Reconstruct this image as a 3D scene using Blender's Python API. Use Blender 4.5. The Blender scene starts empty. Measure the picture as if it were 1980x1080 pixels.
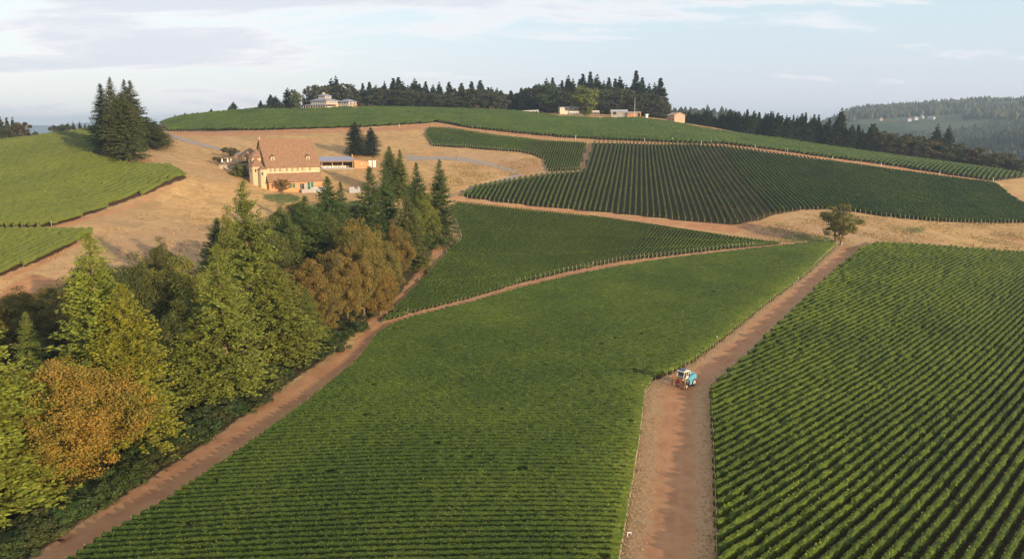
import bpy, bmesh, math, random
import numpy as np
from mathutils import Vector, Matrix

rng = np.random.default_rng(7)
random.seed(7)
S = bpy.context.scene
COL = S.collection
R = math.radians

# ------------------------------------------------------------------ camera
CAM_Z = 60.0
PITCH = math.atan((540 - 245) / 1524)
FPX = 1524.0
cam_d = bpy.data.cameras.new('camera')
cam = bpy.data.objects.new('camera', cam_d)
COL.objects.link(cam)
cam_d.sensor_width = 36
cam_d.lens = 36 * FPX / 1980
cam_d.clip_start = 0.5
cam_d.clip_end = 40000
cam.location = (0, 0, CAM_Z)
cam.rotation_euler = (math.pi / 2 - PITCH, 0, 0)
S.camera = cam

# ------------------------------------------------------------------ sun and sky
SUN_AZ = R(135)      # clockwise from +Y: behind the camera, to the right
SUN_EL = R(12.5)
w = bpy.data.worlds.new('World'); S.world = w; w.use_nodes = True
nt = w.node_tree; nt.nodes.clear()
def N(tree, typ, **kw):
    n = tree.nodes.new(typ)
    for k, v in kw.items():
        if k == 'inp':
            for a, b in v.items(): n.inputs[a].default_value = b
        else: setattr(n, k, v)
    return n
def L(tree, a, b): tree.links.new(a, b)
def ramp(tree, fac, stops, interp='LINEAR'):
    r = tree.nodes.new('ShaderNodeValToRGB'); r.color_ramp.interpolation = interp
    e = r.color_ramp.elements
    while len(e) > 1: e.remove(e[-1])
    for i, (p, c) in enumerate(stops):
        q = e[0] if i == 0 else e.new(p)
        q.position = p; q.color = (*c, 1) if len(c) == 3 else c
    tree.links.new(fac, r.inputs[0]); return r
def mixc(tree, fac, a, b, mode='MIX'):
    m = tree.nodes.new('ShaderNodeMix'); m.data_type = 'RGBA'; m.blend_type = mode
    for s, v in ((m.inputs[0], fac), (m.inputs[6], a), (m.inputs[7], b)):
        if hasattr(v, 'is_output'): tree.links.new(v, s)
        elif isinstance(v, (int, float)): s.default_value = v
        else: s.default_value = (*v, 1)
    return m.outputs[2]
def math_(tree, op, a, b=0.0, clamp=False):
    m = tree.nodes.new('ShaderNodeMath'); m.operation = op; m.use_clamp = clamp
    for s, v in ((m.inputs[0], a), (m.inputs[1], b)):
        if hasattr(v, 'is_output'): tree.links.new(v, s)
        else: s.default_value = v
    return m.outputs[0]
def maprange(tree, v, a, b, c=0.0, d=1.0):
    m = tree.nodes.new('ShaderNodeMapRange'); m.clamp = True; m.interpolation_type = 'SMOOTHSTEP'
    tree.links.new(v, m.inputs[0])
    for i, x in enumerate((a, b, c, d)): m.inputs[i + 1].default_value = x
    return m.outputs[0]

sky = N(nt, 'ShaderNodeTexSky', sky_type='NISHITA', sun_disc=False, sun_elevation=SUN_EL,
        sun_rotation=SUN_AZ, altitude=200, air_density=1.0, dust_density=1.6, ozone_density=1.6)
geo = N(nt, 'ShaderNodeTexCoord')
sep = N(nt, 'ShaderNodeSeparateXYZ'); L(nt, geo.outputs['Generated'], sep.inputs[0])
zc = math_(nt, 'MAXIMUM', sep.outputs[2], 0.0)
zz = math_(nt, 'ADD', zc, 0.16)
cx = math_(nt, 'DIVIDE', sep.outputs[0], zz); cy = math_(nt, 'DIVIDE', sep.outputs[1], zz)
cmb = N(nt, 'ShaderNodeCombineXYZ'); L(nt, cx, cmb.inputs[0]); L(nt, cy, cmb.inputs[1])
map1 = N(nt, 'ShaderNodeMapping'); L(nt, cmb.outputs[0], map1.inputs[0])
map1.inputs['Location'].default_value = (CL1X := 1.3, 4.6, 0); map1.inputs['Scale'].default_value = (0.75, 1.25, 1)
n1 = N(nt, 'ShaderNodeTexNoise', inp={'Scale': 1.0, 'Detail': 9.0, 'Roughness': 0.6, 'Distortion': 0.35})
L(nt, map1.outputs[0], n1.inputs['Vector'])
n2 = N(nt, 'ShaderNodeTexNoise', inp={'Scale': 0.42, 'Detail': 3.0, 'Roughness': 0.5})
L(nt, map1.outputs[0], n2.inputs['Vector'])
# cloud cover grows towards the left of the view (west-ish) and thins to the right
high = maprange(nt, sep.outputs[2], 0.05, 0.17, -0.07, 0.03)
side = math_(nt, 'ADD', high, maprange(nt, sep.outputs[0], -0.60, 0.45, 0.085, -0.018))
cov = math_(nt, 'ADD', math_(nt, 'ADD', math_(nt, 'MULTIPLY', n1.outputs[0], 0.72), math_(nt, 'MULTIPLY', n2.outputs[0], 0.33)), side)
cmask = maprange(nt, cov, 0.495, 0.575)
thick = maprange(nt, cov, 0.515, 0.62)
cloudcol = mixc(nt, thick, (0.80, 0.77, 0.77), (0.585, 0.595, 0.66))
skybase = N(nt, 'ShaderNodeHueSaturation', inp={'Saturation': 0.80, 'Value': 1.0}); L(nt, sky.outputs[0], skybase.inputs['Color'])
veil = maprange(nt, sep.outputs[2], 0.0, 0.35, 0.86, 0.45)
lr = maprange(nt, sep.outputs[0], -0.60, 0.30)
low = maprange(nt, sep.outputs[2], 0.02, 0.16)
veilcol = mixc(nt, lr, mixc(nt, low, (7.5, 7.5, 7.3), (7.0, 7.9, 8.1)), mixc(nt, low, (5.6, 5.85, 6.5), (5.6, 6.8, 7.5)))
SKY_STR = 0.105
veiled = mixc(nt, veil, skybase.outputs[0], veilcol)
cc = mixc(nt, 1.0, cloudcol, (9.4, 9.4, 9.4), 'MULTIPLY')
skyc = mixc(nt, math_(nt, 'MULTIPLY', cmask, 0.82), veiled, cc)
bg = N(nt, 'ShaderNodeBackground', inp={'Strength': SKY_STR}); L(nt, skyc, bg.inputs[0])
wo = N(nt, 'ShaderNodeOutputWorld'); L(nt, bg.outputs[0], wo.inputs[0])

sun_d = bpy.data.lights.new('sun', 'SUN'); sun_d.energy = 5.0; sun_d.angle = R(0.6); sun_d.color = (1.0, 0.77, 0.50)
sun = bpy.data.objects.new('sun', sun_d); COL.objects.link(sun)
sdir = Vector((-math.sin(SUN_AZ) * math.cos(SUN_EL), -math.cos(SUN_AZ) * math.cos(SUN_EL), -math.sin(SUN_EL)))
sun.rotation_euler = sdir.to_track_quat('-Z', 'Y').to_euler(); sun.location = (200, -200, 200)

S.view_settings.view_transform = 'Standard'; S.view_settings.look = 'None'
S.view_settings.gamma = 1; S.view_settings.use_curve_mapping = False
S.view_settings.exposure = 0.46
S.render.engine = 'CYCLES'
S.cycles.use_denoising = True; S.cycles.denoiser = 'OPENIMAGEDENOISE'; S.cycles.denoising_input_passes = 'RGB_ALBEDO_NORMAL'; S.cycles.denoising_prefilter = 'NONE'; S.cycles.max_bounces = 6; S.cycles.diffuse_bounces = 3; S.cycles.glossy_bounces = 2; S.cycles.transmission_bounces = 4
S.cycles.transparent_max_bounces = 8; S.cycles.volume_bounces = 0

# ------------------------------------------------------------------ terrain
def ray(px, py):
    a = (np.asarray(px, float) - 990) / FPX; b = (540 - np.asarray(py, float)) / FPX
    cp, sp = math.cos(PITCH), math.sin(PITCH)
    return a, cp + b * sp, -sp + b * cp
def at_dist(px, py, D):
    x, y, z = ray(px, py); k = D / y
    return x * k, D + 0 * x, CAM_Z + z * k

CTRL = [  # pixel x, pixel y, forward distance
 (-700,1080,90),(-300,1080,88),(100,1080,86),(600,1080,82),(1200,1080,80),(1380,1080,80),(1980,1080,82),(2500,1080,86),
 (300,900,112),(700,900,108),(1000,880,111),(1300,900,109),(1980,900,109),(2500,900,112),
 (1320,745,146),(1000,700,164),(720,640,188),(1980,745,149),(1650,745,147),(500,760,142),
 (1400,620,190),(1660,480,270),(1980,500,266),(1800,560,222),(2400,520,262),
 (1200,510,250),(1050,480,272),(900,580,213),(1450,470,278),(1300,425,305),(1000,400,318),(890,385,322),
 (1600,408,322),(1980,432,330),(1820,450,300),(2300,450,330),
 (1130,275,470),(1400,285,460),(1240,350,372),(1060,335,385),(1700,325,450),(1800,380,385),(1920,350,430),(840,245,500),(2200,380,440),
 (640,211,640),(350,225,560),(900,214,680),(1080,218,660),(1300,236,600),
 (1500,272,560),(1700,300,540),(1960,336,500),(2300,370,500),
 (540,375,318),(300,400,268),(100,440,228),(0,560,186),(400,500,214),(-300,560,190),
 (200,300,310),(0,276,365),(-300,285,360),(180,252,400),(0,440,226),(350,345,292),(0,350,288),(-300,420,240),
 (480,250,470),(700,250,480),(330,255,430),(1000,320,400),(870,350,348),(640,300,385),(430,300,375),
]
HID = [ # x, y, z relative to the camera (slopes that fall away behind the skylines)
 (-130,740,8),(0,770,10),(60,780,8),(150,730,2),(240,640,-18),(330,590,-38),(-260,560,-6),(-290,470,-14),(-210,470,-9),(-330,620,-30),
 (-380,380,-18),(-100,900,-16),(60,900,-18),(230,800,-34),(400,560,-60),(420,700,-75),(-450,700,-50),(450,400,-48),(500,250,-52),(-400,250,-32),(-260,100,-44),(-350,150,-38),(250,60,-50),
 (0,40,-44),(-120,30,-46),(120,30,-47),(0,-120,-40),(-250,-60,-40),(250,-60,-46),(-200,640,4),(-140,620,12.0)]
P = []
for (a, b, D) in CTRL:
    x, y, z = at_dist(a, b, D); P.append((float(x), float(y), float(z)))
for (a, b, c) in HID: P.append((a, b, c + CAM_Z))
P = np.array(P)
def tps_fit(P, lam=25.0):
    n = len(P); xy = P[:, :2] / 100.0
    d2 = ((xy[:, None] - xy[None]) ** 2).sum(-1)
    K = 0.5 * d2 * np.log(d2 + 1e-12)
    K += np.eye(n) * lam * 1e-3
    Q = np.c_[np.ones(n), xy]
    A = np.block([[K, Q], [Q.T, np.zeros((3, 3))]])
    s = np.linalg.solve(A, np.r_[P[:, 2], 0, 0, 0])
    return xy, s
TX, TS = tps_fit(P)
def tps(x, y):
    q = np.stack([np.ravel(x), np.ravel(y)], 1) / 100.0; out = np.empty(len(q))
    for i in range(0, len(q), 20000):
        c = q[i:i + 20000]; d2 = ((c[:, None] - TX[None]) ** 2).sum(-1)
        out[i:i + 20000] = (0.5 * d2 * np.log(d2 + 1e-12)) @ TS[:len(TX)] + TS[-3] + c @ TS[-2:]
    return out.reshape(np.shape(x))
GX0, GX1, GY0, GY1, GS = -560.0, 640.0, -160.0, 960.0, 4.0
gx = np.arange(GX0, GX1 + GS, GS); gy = np.arange(GY0, GY1 + GS, GS)
GXX, GYY = np.meshgrid(gx, gy)
GZ = tps(GXX, GYY)
def far_h(x, y):
    r = np.hypot(x, y)
    z = -95.0 + 30 * np.clip((r - 1500) / 4000, 0, 1)
    z = z + 6 * np.sin(x / 310.0 + 1) * np.cos(y / 270.0)
    def g(cx, cy, sx, sy, h, rot=0.0):
        dx, dy = x - cx, y - cy; c, s = math.cos(rot), math.sin(rot)
        u, v = dx * c + dy * s, -dx * s + dy * c
        return h * np.exp(-(u / sx) ** 2 - (v / sy) ** 2)
    q = x / np.maximum(y, 1.0)
    def ss(a, b, v):
        t = np.clip((v - a) / (b - a), 0, 1); return t * t * (3 - 2 * t)
    prof = np.interp(r, [900, 1400, 1900, 2200, 2500, 2900, 3600, 5200], [0, 34, 62, 84, 118, 146, 120, 20]) * np.where(y > 0, 1, 0)
    hill = prof * (0.90 + 0.22 * ss(0.44, 0.66, q)) * ss(0.355, 0.44, q) + prof * 0.45 * ss(0.20, 0.36, q) * (1 - ss(0.355, 0.44, q))
    near_s = 78 * ss(0.455, 0.66, q) * np.exp(-((r - 1750) / 420) ** 2) * np.where(y > 0, 1, 0)
    z = z + np.maximum(hill, near_s) + 5 * np.sin(x / 120.0) * np.sin(y / 160.0)
    z = z + g(290, 1300, 210, 160, 104)                  # wooded knoll behind the house
    
    z = z + g(-5250, 8700, 620, 600, 80) + g(-4450, 8500, 420, 500, 92) + g(-3900, 9200, 800, 500, 60)
    return CAM_Z + z
def H(x, y):
    x = np.asarray(x, float); y = np.asarray(y, float)
    fx = np.clip((x - GX0) / GS, 0, len(gx) - 1.001); fy = np.clip((y - GY0) / GS, 0, len(gy) - 1.001)
    i = fx.astype(int); j = fy.astype(int); u = fx - i; v = fy - j
    z = (GZ[j, i] * (1 - u) + GZ[j, i + 1] * u) * (1 - v) + (GZ[j + 1, i] * (1 - u) + GZ[j + 1, i + 1] * u) * v
    ox = np.maximum(np.maximum(GX0 + 70 - x, x - (GX1 - 70)), 0); oy = np.maximum(np.maximum(GY0 + 50 - y, y - (GY1 - 60)), 0)
    d = np.hypot(ox, oy)
    t = np.clip(d / 60.0, 0, 1); t = t * t * (3 - 2 * t)
    return z * (1 - t) + far_h(x, y) * t
def T(px, py, dmax=1200.0):
    """pixel of the photograph -> point on the ground (first hit)"""
    px = np.atleast_1d(np.asarray(px, float)); py = np.atleast_1d(np.asarray(py, float))
    dx, dy, dz = ray(px, py)
    D = np.concatenate([np.arange(50, 500, 1.0), np.arange(500, dmax, 2.0)])
    X = dx[:, None] / dy[:, None] * D; Y = np.broadcast_to(D, X.shape); Z = CAM_Z + dz[:, None] / dy[:, None] * D
    below = Z < H(X, Y)
    k = np.argmax(below, 1)
    none = ~below.any(1)
    gap = Z - H(X, Y)
    k = np.where(none, np.argmin(np.where(D[None] > 300, gap, 1e9), 1), np.maximum(k, 1))
    r = np.arange(len(px))
    g1, g0 = gap[r, k], gap[r, np.maximum(k - 1, 0)]
    f = np.where(none, 1.0, np.clip(g0 / (g0 - g1 + 1e-9), 0, 1))
    Dk = D[k - 1] + (D[k] - D[np.maximum(k - 1, 0)]) * f
    x = dx / dy * Dk
    return np.stack([x, Dk, H(x, Dk)], 1)
def T1(px, py): return tuple(float(v) for v in T(px, py)[0])
def X_of(px, py, D):
    return float(at_dist(px, py, D)[0])
def resample(pts, n):
    pts = np.asarray(pts, float); d = np.r_[0, np.cumsum(np.hypot(*np.diff(pts[:, :2], axis=0).T))]
    t = np.linspace(0, d[-1], n)
    return np.stack([np.interp(t, d, pts[:, k]) for k in range(pts.shape[1])], 1)
def smooth_poly(pts, k=6):
    """Catmull-Rom through pixel points"""
    p = np.asarray(pts, float); p = np.vstack([2 * p[0] - p[1], p, 2 * p[-1] - p[-2]]); out = []
    for i in range(1, len(p) - 2):
        for t in np.linspace(0, 1, k, endpoint=False):
            a, b, c, d = p[i - 1], p[i], p[i + 1], p[i + 2]
            out.append(0.5 * ((2 * b) + (-a + c) * t + (2 * a - 5 * b + 4 * c - d) * t * t + (-a + 3 * b - 3 * c + d) * t ** 3))
    out.append(p[-2]); return np.array(out)
def inside(poly, x, y):
    poly = np.asarray(poly); c = np.zeros(np.shape(x), bool); n = len(poly)
    for i in range(n):
        x0, y0 = poly[i][:2]; x1, y1 = poly[(i + 1) % n][:2]
        if y0 == y1: continue
        c ^= ((y0 > y) != (y1 > y)) & (x < (x1 - x0) * (y - y0) / (y1 - y0) + x0)
    return c
# ------------------------------------------------------------------ helpers
def tag(o, label=None, cat=None, group=None, kind=None):
    if label: o['label'] = label
    if cat: o['category'] = cat
    if group: o['group'] = group
    if kind: o['kind'] = kind
    return o
def np_mesh(name, V, quads=None, tris=None, mats=(), midx=None, tint=None, smooth=False):
    me = bpy.data.meshes.new(name)
    V = np.asarray(V, np.float32); nq = 0 if quads is None else len(quads); ntr = 0 if tris is None else len(tris)
    me.vertices.add(len(V)); me.vertices.foreach_set('co', V.ravel())
    loops = np.concatenate([np.asarray(a, np.int32).ravel() for a in (quads, tris) if a is not None and len(a)])
    me.loops.add(len(loops)); me.loops.foreach_set('vertex_index', loops)
    me.polygons.add(nq + ntr)
    st = np.concatenate([np.arange(nq) * 4, nq * 4 + np.arange(ntr) * 3]).astype(np.int32)
    me.polygons.foreach_set('loop_start', st)
    me.polygons.foreach_set('loop_total', np.concatenate([np.full(nq, 4), np.full(ntr, 3)]).astype(np.int32))
    if midx is not None: me.polygons.foreach_set('material_index', np.asarray(midx, np.int32))
    if tint is not None:
        a = me.attributes.new('tint', 'FLOAT', 'FACE'); a.data.foreach_set('value', np.asarray(tint, np.float32))
    me.update(calc_edges=True)
    me.polygons.foreach_set('use_smooth', np.full(nq + ntr, bool(smooth)))
    for m in mats: me.materials.append(m)
    return me
def link(name, me, parent=None):
    o = bpy.data.objects.new(name, me); COL.objects.link(o)
    if parent is not None: o.parent = parent
    return o
def empty(name, loc, rz=0.0):
    o = bpy.data.objects.new(name, None); COL.objects.link(o); o.location = loc; o.rotation_euler = (0, 0, rz)
    o.empty_display_size = 0.2; return o
class MB:
    """collects boxes, prisms and tubes, then links them as ONE mesh object"""
    def __init__(s): s.v = []; s.f = []
    def poly(s, vs, fs):
        b = len(s.v); s.v += [tuple(map(float, p)) for p in vs]; s.f += [tuple(b + i for i in f) for f in fs]; return s
    def box(s, x0, x1, y0, y1, z0, z1):
        return s.poly([(x0,y0,z0),(x1,y0,z0),(x1,y1,z0),(x0,y1,z0),(x0,y0,z1),(x1,y0,z1),(x1,y1,z1),(x0,y1,z1)],
                      [(3,2,1,0),(4,5,6,7),(0,1,5,4),(1,2,6,5),(2,3,7,6),(3,0,4,7)])
    def bar(s, a, b, r, n=6, r2=None):
        a, b = Vector(a), Vector(b); d = (b - a).normalized(); u = d.orthogonal().normalized(); v = d.cross(u); r2 = r if r2 is None else r2
        vs = [a + (u * math.cos(t) + v * math.sin(t)) * r for t in np.linspace(0, 2 * math.pi, n, endpoint=False)] + \
             [b + (u * math.cos(t) + v * math.sin(t)) * r2 for t in np.linspace(0, 2 * math.pi, n, endpoint=False)]
        return s.poly(vs, [(i, (i + 1) % n, n + (i + 1) % n, n + i) for i in range(n)] + [tuple(range(n - 1, -1, -1)), tuple(range(n, 2 * n))])
    def extrude(s, outline, a, b, axis='y'):
        """outline: list of (u, v); axis is the extrusion axis, (u,v) fill the other two"""
        n = len(outline)
        def p(u, v, t): return (u, t, v) if axis == 'y' else ((t, u, v) if axis == 'x' else (u, v, t))
        vs = [p(u, v, a) for u, v in outline] + [p(u, v, b) for u, v in outline]
        return s.poly(vs, [tuple(range(n)), tuple(range(2 * n - 1, n - 1, -1))] + [(i, n + i, n + (i + 1) % n, (i + 1) % n) for i in range(n)])
    def lathe(s, prof, cx=0, cy=0, n=14, axis='z', c=(0,0,0), cap=True):
        vs = []
        for r, h in prof:
            for k in range(n):
                t = 2 * math.pi * k / n
                q = (r * math.cos(t), r * math.sin(t), h)
                if axis == 'y': q = (q[0], q[2], q[1])
                elif axis == 'x': q = (q[2], q[0], q[1])
                vs.append((q[0] + cx + c[0], q[1] + cy + c[1], q[2] + c[2]))
        m = len(prof); fs = [(i * n + k, i * n + (k + 1) % n, (i + 1) * n + (k + 1) % n, (i + 1) * n + k) for i in range(m - 1) for k in range(n)]
        return s.poly(vs, fs + ([tuple(range(n - 1, -1, -1)), tuple(range((m - 1) * n, m * n))] if cap else []))
    def build(s, name, mat, parent=None, bevel=0.0, smooth=False):
        me = bpy.data.meshes.new(name); me.from_pydata(s.v, [], s.f)
        bm = bmesh.new(); bm.from_mesh(me); bmesh.ops.recalc_face_normals(bm, faces=bm.faces)
        if bevel: bmesh.ops.bevel(bm, geom=list(bm.edges), offset=bevel, segments=1, affect='EDGES', clamp_overlap=True)
        bm.to_mesh(me); bm.free(); me.materials.append(mat)
        if smooth: me.polygons.foreach_set('use_smooth', [True] * len(me.polygons))
        return link(name, me, parent)
def copy_tree(o, parent=None):
    c = o.copy(); COL.objects.link(c); c.parent = parent
    for ch in list(o.children): copy_tree(ch, c)
    return c

# ------------------------------------------------------------------ materials
def mat(name):
    m = bpy.data.materials.new(name); m.use_nodes = True; t = m.node_tree; t.nodes.clear()
    o = t.nodes.new('ShaderNodeOutputMaterial'); return m, t, o
def plain(name, col, rough=0.8, spec=0.3, var=0.12, scale=3.0, metal=0.0, bump=0.0, streak=False):
    m, t, o = mat(name)
    b = N(t, 'ShaderNodeBsdfPrincipled', inp={'Roughness': rough, 'Metallic': metal, 'Specular IOR Level': spec})
    tc = N(t, 'ShaderNodeTexCoord'); n = N(t, 'ShaderNodeTexNoise', inp={'Scale': scale, 'Detail': 6.0, 'Roughness': 0.65})
    src = tc.outputs['Object']
    if streak:
        mp = N(t, 'ShaderNodeMapping'); mp.inputs['Scale'].default_value = (1, 1, 0.15); L(t, src, mp.inputs[0]); src = mp.outputs[0]
    L(t, src, n.inputs['Vector'])
    c = np.array(col)
    L(t, mixc(t, maprange(t, n.outputs[0], 0.3, 0.7), tuple(c * (1 - var)), tuple(np.minimum(c * (1 + var), 1))), b.inputs['Base Color'])
    if bump:
        bp = N(t, 'ShaderNodeBump', inp={'Strength': bump, 'Distance': 0.03}); L(t, n.outputs[0], bp.inputs['Height']); L(t, bp.outputs[0], b.inputs['Normal'])
    L(t, b.outputs[0], o.inputs[0]); return m
def world_noise(t, scale, detail=6.0, rough=0.6, stretch=None, dist=0.0):
    g = N(t, 'ShaderNodeNewGeometry'); src = g.outputs['Position']
    if stretch:
        mp = N(t, 'ShaderNodeMapping'); mp.inputs['Scale'].default_value = stretch[:3]; mp.inputs['Rotation'].default_value = (0, 0, stretch[3])
        L(t, src, mp.inputs[0]); src = mp.outputs[0]
    n = N(t, 'ShaderNodeTexNoise', inp={'Scale': scale, 'Detail': detail, 'Roughness': rough, 'Distortion': dist}); L(t, src, n.inputs['Vector'])
    return n.outputs[0]
GRASS_A, GRASS_B, GRASS_C = (0.52, 0.325, 0.135), (0.41, 0.24, 0.100), (0.62, 0.43, 0.20)
DIRT_A, DIRT_B = (0.43, 0.230, 0.110), (0.34, 0.165, 0.080)
MARGIN_A, MARGIN_B = (0.41, 0.26, 0.14), (0.29, 0.155, 0.08)
def grass_colour(t):
    a = world_noise(t, 0.035, 6, 0.6); b = world_noise(t, 0.6, 6, 0.7, (1, 0.35, 1, R(35))); c = world_noise(t, 0.16, 5, 0.6)
    d = world_noise(t, 3.0, 3, 0.7)
    k = mixc(t, maprange(t, a, 0.36, 0.62), GRASS_B, GRASS_A)
    k = mixc(t, math_(t, 'MULTIPLY', maprange(t, b, 0.45, 0.72), 0.65), k, GRASS_C)
    k = mixc(t, math_(t, 'MULTIPLY', maprange(t, c, 0.48, 0.66), 0.65), k, (0.27, 0.19, 0.080))
    c2 = world_noise(t, 0.30, 5, 0.75); k = mixc(t, math_(t, 'MULTIPLY', maprange(t, c2, 0.50, 0.64), 0.5), k, (0.33, 0.20, 0.10))
    k = mixc(t, math_(t, 'MULTIPLY', maprange(t, d, 0.50, 0.75), 0.45), k, (0.20, 0.13, 0.065))
    e = world_noise(t, 0.9, 4, 0.7, (0.25, 2.2, 1, R(-28))); k = mixc(t, math_(t, 'MULTIPLY', maprange(t, e, 0.40, 0.64), 0.60), k, (0.29, 0.185, 0.09))
    e2 = world_noise(t, 0.012, 3, 0.5); k = mixc(t, math_(t, 'MULTIPLY', maprange(t, e2, 0.5, 0.66), 0.35), k, (0.34, 0.235, 0.16))
    return k
def dirt_colour(t):
    a = world_noise(t, 0.25, 6, 0.65); b = world_noise(t, 2.2, 5, 0.7)
    k = mixc(t, maprange(t, a, 0.35, 0.65), DIRT_B, DIRT_A)
    return mixc(t, math_(t, 'MULTIPLY', maprange(t, b, 0.45, 0.7), 0.35), k, (0.42, 0.22, 0.13))

# ground: dry grass, with soil under the vines, worn earth and green patches where they lie
m_ground, t, o = mat('ground')
b = N(t, 'ShaderNodeBsdfPrincipled', inp={'Roughness': 0.95, 'Specular IOR Level': 0.1})
def attr(t, n):
    a = N(t, 'ShaderNodeAttribute', attribute_name=n); return a.outputs['Fac']
wob = world_noise(t, 0.5, 5, 0.7)
def masked(t, name, amt=0.8):
    return maprange(t, math_(t, 'ADD', attr(t, name), math_(t, 'MULTIPLY', math_(t, 'SUBTRACT', wob, 0.5), amt)), 0.35, 0.65)
k = grass_colour(t)
soil = mixc(t, maprange(t, world_noise(t, 1.2, 5, 0.7), 0.3, 0.7), (0.055, 0.035, 0.022), (0.10, 0.06, 0.036))
k = mixc(t, masked(t, 'dirt'), k, dirt_colour(t))
k = mixc(t, masked(t, 'margin'), k, mixc(t, maprange(t, world_noise(t, 1.5, 6, 0.75), 0.4, 0.62), MARGIN_B, MARGIN_A))
k = mixc(t, masked(t, 'green'), k, mixc(t, maprange(t, world_noise(t, 0.8, 6, 0.7), 0.35, 0.65), (0.055, 0.085, 0.025), (0.16, 0.155, 0.05)))
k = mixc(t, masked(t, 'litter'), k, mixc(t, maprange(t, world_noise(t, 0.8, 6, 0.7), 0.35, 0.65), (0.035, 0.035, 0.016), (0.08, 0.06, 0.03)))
k = mixc(t, masked(t, 'soil', 0.25), k, soil)
farcol = mixc(t, maprange(t, world_noise(t, 0.006, 4, 0.6), 0.48, 0.56), (0.035, 0.055, 0.025), mixc(t, maprange(t, world_noise(t, 0.003, 3, 0.6), 0.45, 0.55), (0.17, 0.13, 0.075), (0.075, 0.09, 0.045)))
k = mixc(t, attr(t, 'far'), k, farcol)
L(t, k, b.inputs['Base Color'])
bp = N(t, 'ShaderNodeBump', inp={'Strength': 0.6, 'Distance': 0.15}); L(t, world_noise(t, 2.5, 6, 0.75), bp.inputs['Height']); L(t, bp.outputs[0], b.inputs['Normal'])
L(t, b.outputs[0], o.inputs[0])

# ------------------------------------------------------------------ fields (outlines read off the photograph, laid on the ground)
BLOCK = {
 'right': [(1690,474),(1800,479),(1900,487),(1985,494),(2160,505),(2330,640),(2500,1180),(1390,1180),(1386,1080),(1383,960),(1378,840),(1374,757),(1400,733),(1440,698),(1500,638),(1560,579),(1620,522),(1672,480)],
 'near': [(760,632),(800,618),(900,593),(1000,564),(1100,539),(1200,519),(1300,504),(1400,492),(1500,480),(1560,474),(1614,471),(1618,477),(1560,531),(1480,591),(1400,656),(1340,701),(1300,722),(1262,737),(1246,765),(1236,850),(1220,950),(1197,1085),(1180,1180),(-20,1180),(140,1088),(200,1047),(320,977),(460,882),(590,787),(680,714),(708,683),(727,655)],
 'wedge': [(882,392),(1000,405),(1100,415),(1200,427),(1300,443),(1400,457),(1490,469),(1515,472),(1400,482),(1300,494),(1200,505),(1100,525),(1000,549),(900,579),(800,604),(738,625),(800,560),(850,505),(893,463),(885,440),(872,410)],
 'slope': [(1147,277),(1250,280),(1350,280),(1400,284),(1500,299),(1600,313),(1700,327),(1800,341),(1895,353),(1925,357),(1958,384),(2030,424),(2120,452),(1985,431),(1900,432),(1800,428),(1700,418),(1660,411),(1600,405),(1550,406),(1500,414),(1460,428),(1420,434),(1350,430),(1250,419),(1150,409),(1050,401),(950,389),(893,381),(897,376),(920,363),(1000,348),(1060,337),(1128,332)],
 'upper': [(827,248),(870,249),(960,263),(1050,273),(1137,277),(1119,329),(1058,332),(1052,310),(1032,300),(1000,294),(960,291),(900,286),(836,283),(823,262)],
 'ridge_left': [(305,233),(380,224),(450,217),(520,213),(600,210),(700,209),(800,210),(905,212),(925,214),(860,232),(830,238),(700,246),(600,249),(500,252),(325,254)],
 'ridge_right': [(845,236),(905,216),(930,214),(1000,218),(1080,228),(1150,232),(1235,231),(1300,239),(1360,251),(1440,263),(1500,270),(1600,281),(1640,286),(1700,295),(1800,308),(1900,322),(1985,333),(2100,350),(1985,342),(1921,350),(1800,333),(1700,317),(1600,305),(1500,291),(1400,279),(1300,276),(1200,272),(1100,267),(1000,258),(900,247)],
 'left': [(-500,330),(-300,300),(-120,286),(0,276),(60,269),(110,262),(190,252),(186,272),(200,297),(172,301),(200,311),(240,320),(290,323),(330,325),(342,333),(362,343),(300,368),(200,405),(130,430),(85,440),(0,441),(-300,441),(-500,440)],
 'lower_left': [(-400,450),(0,449),(90,450),(180,451),(120,484),(60,511),(0,534),(-200,600),(-400,650)],
}
BW = {}
for k_, p_ in BLOCK.items():
    p_ = np.array(p_, float); q_ = []
    for i in range(len(p_)):
        a_, b_ = p_[i], p_[(i + 1) % len(p_)]
        for t_ in np.linspace(0, 1, 5, endpoint=False): q_.append(a_ + (b_ - a_) * t_)
    q_ = np.array(q_); BW[k_] = T(q_[:, 0], q_[:, 1])
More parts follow.
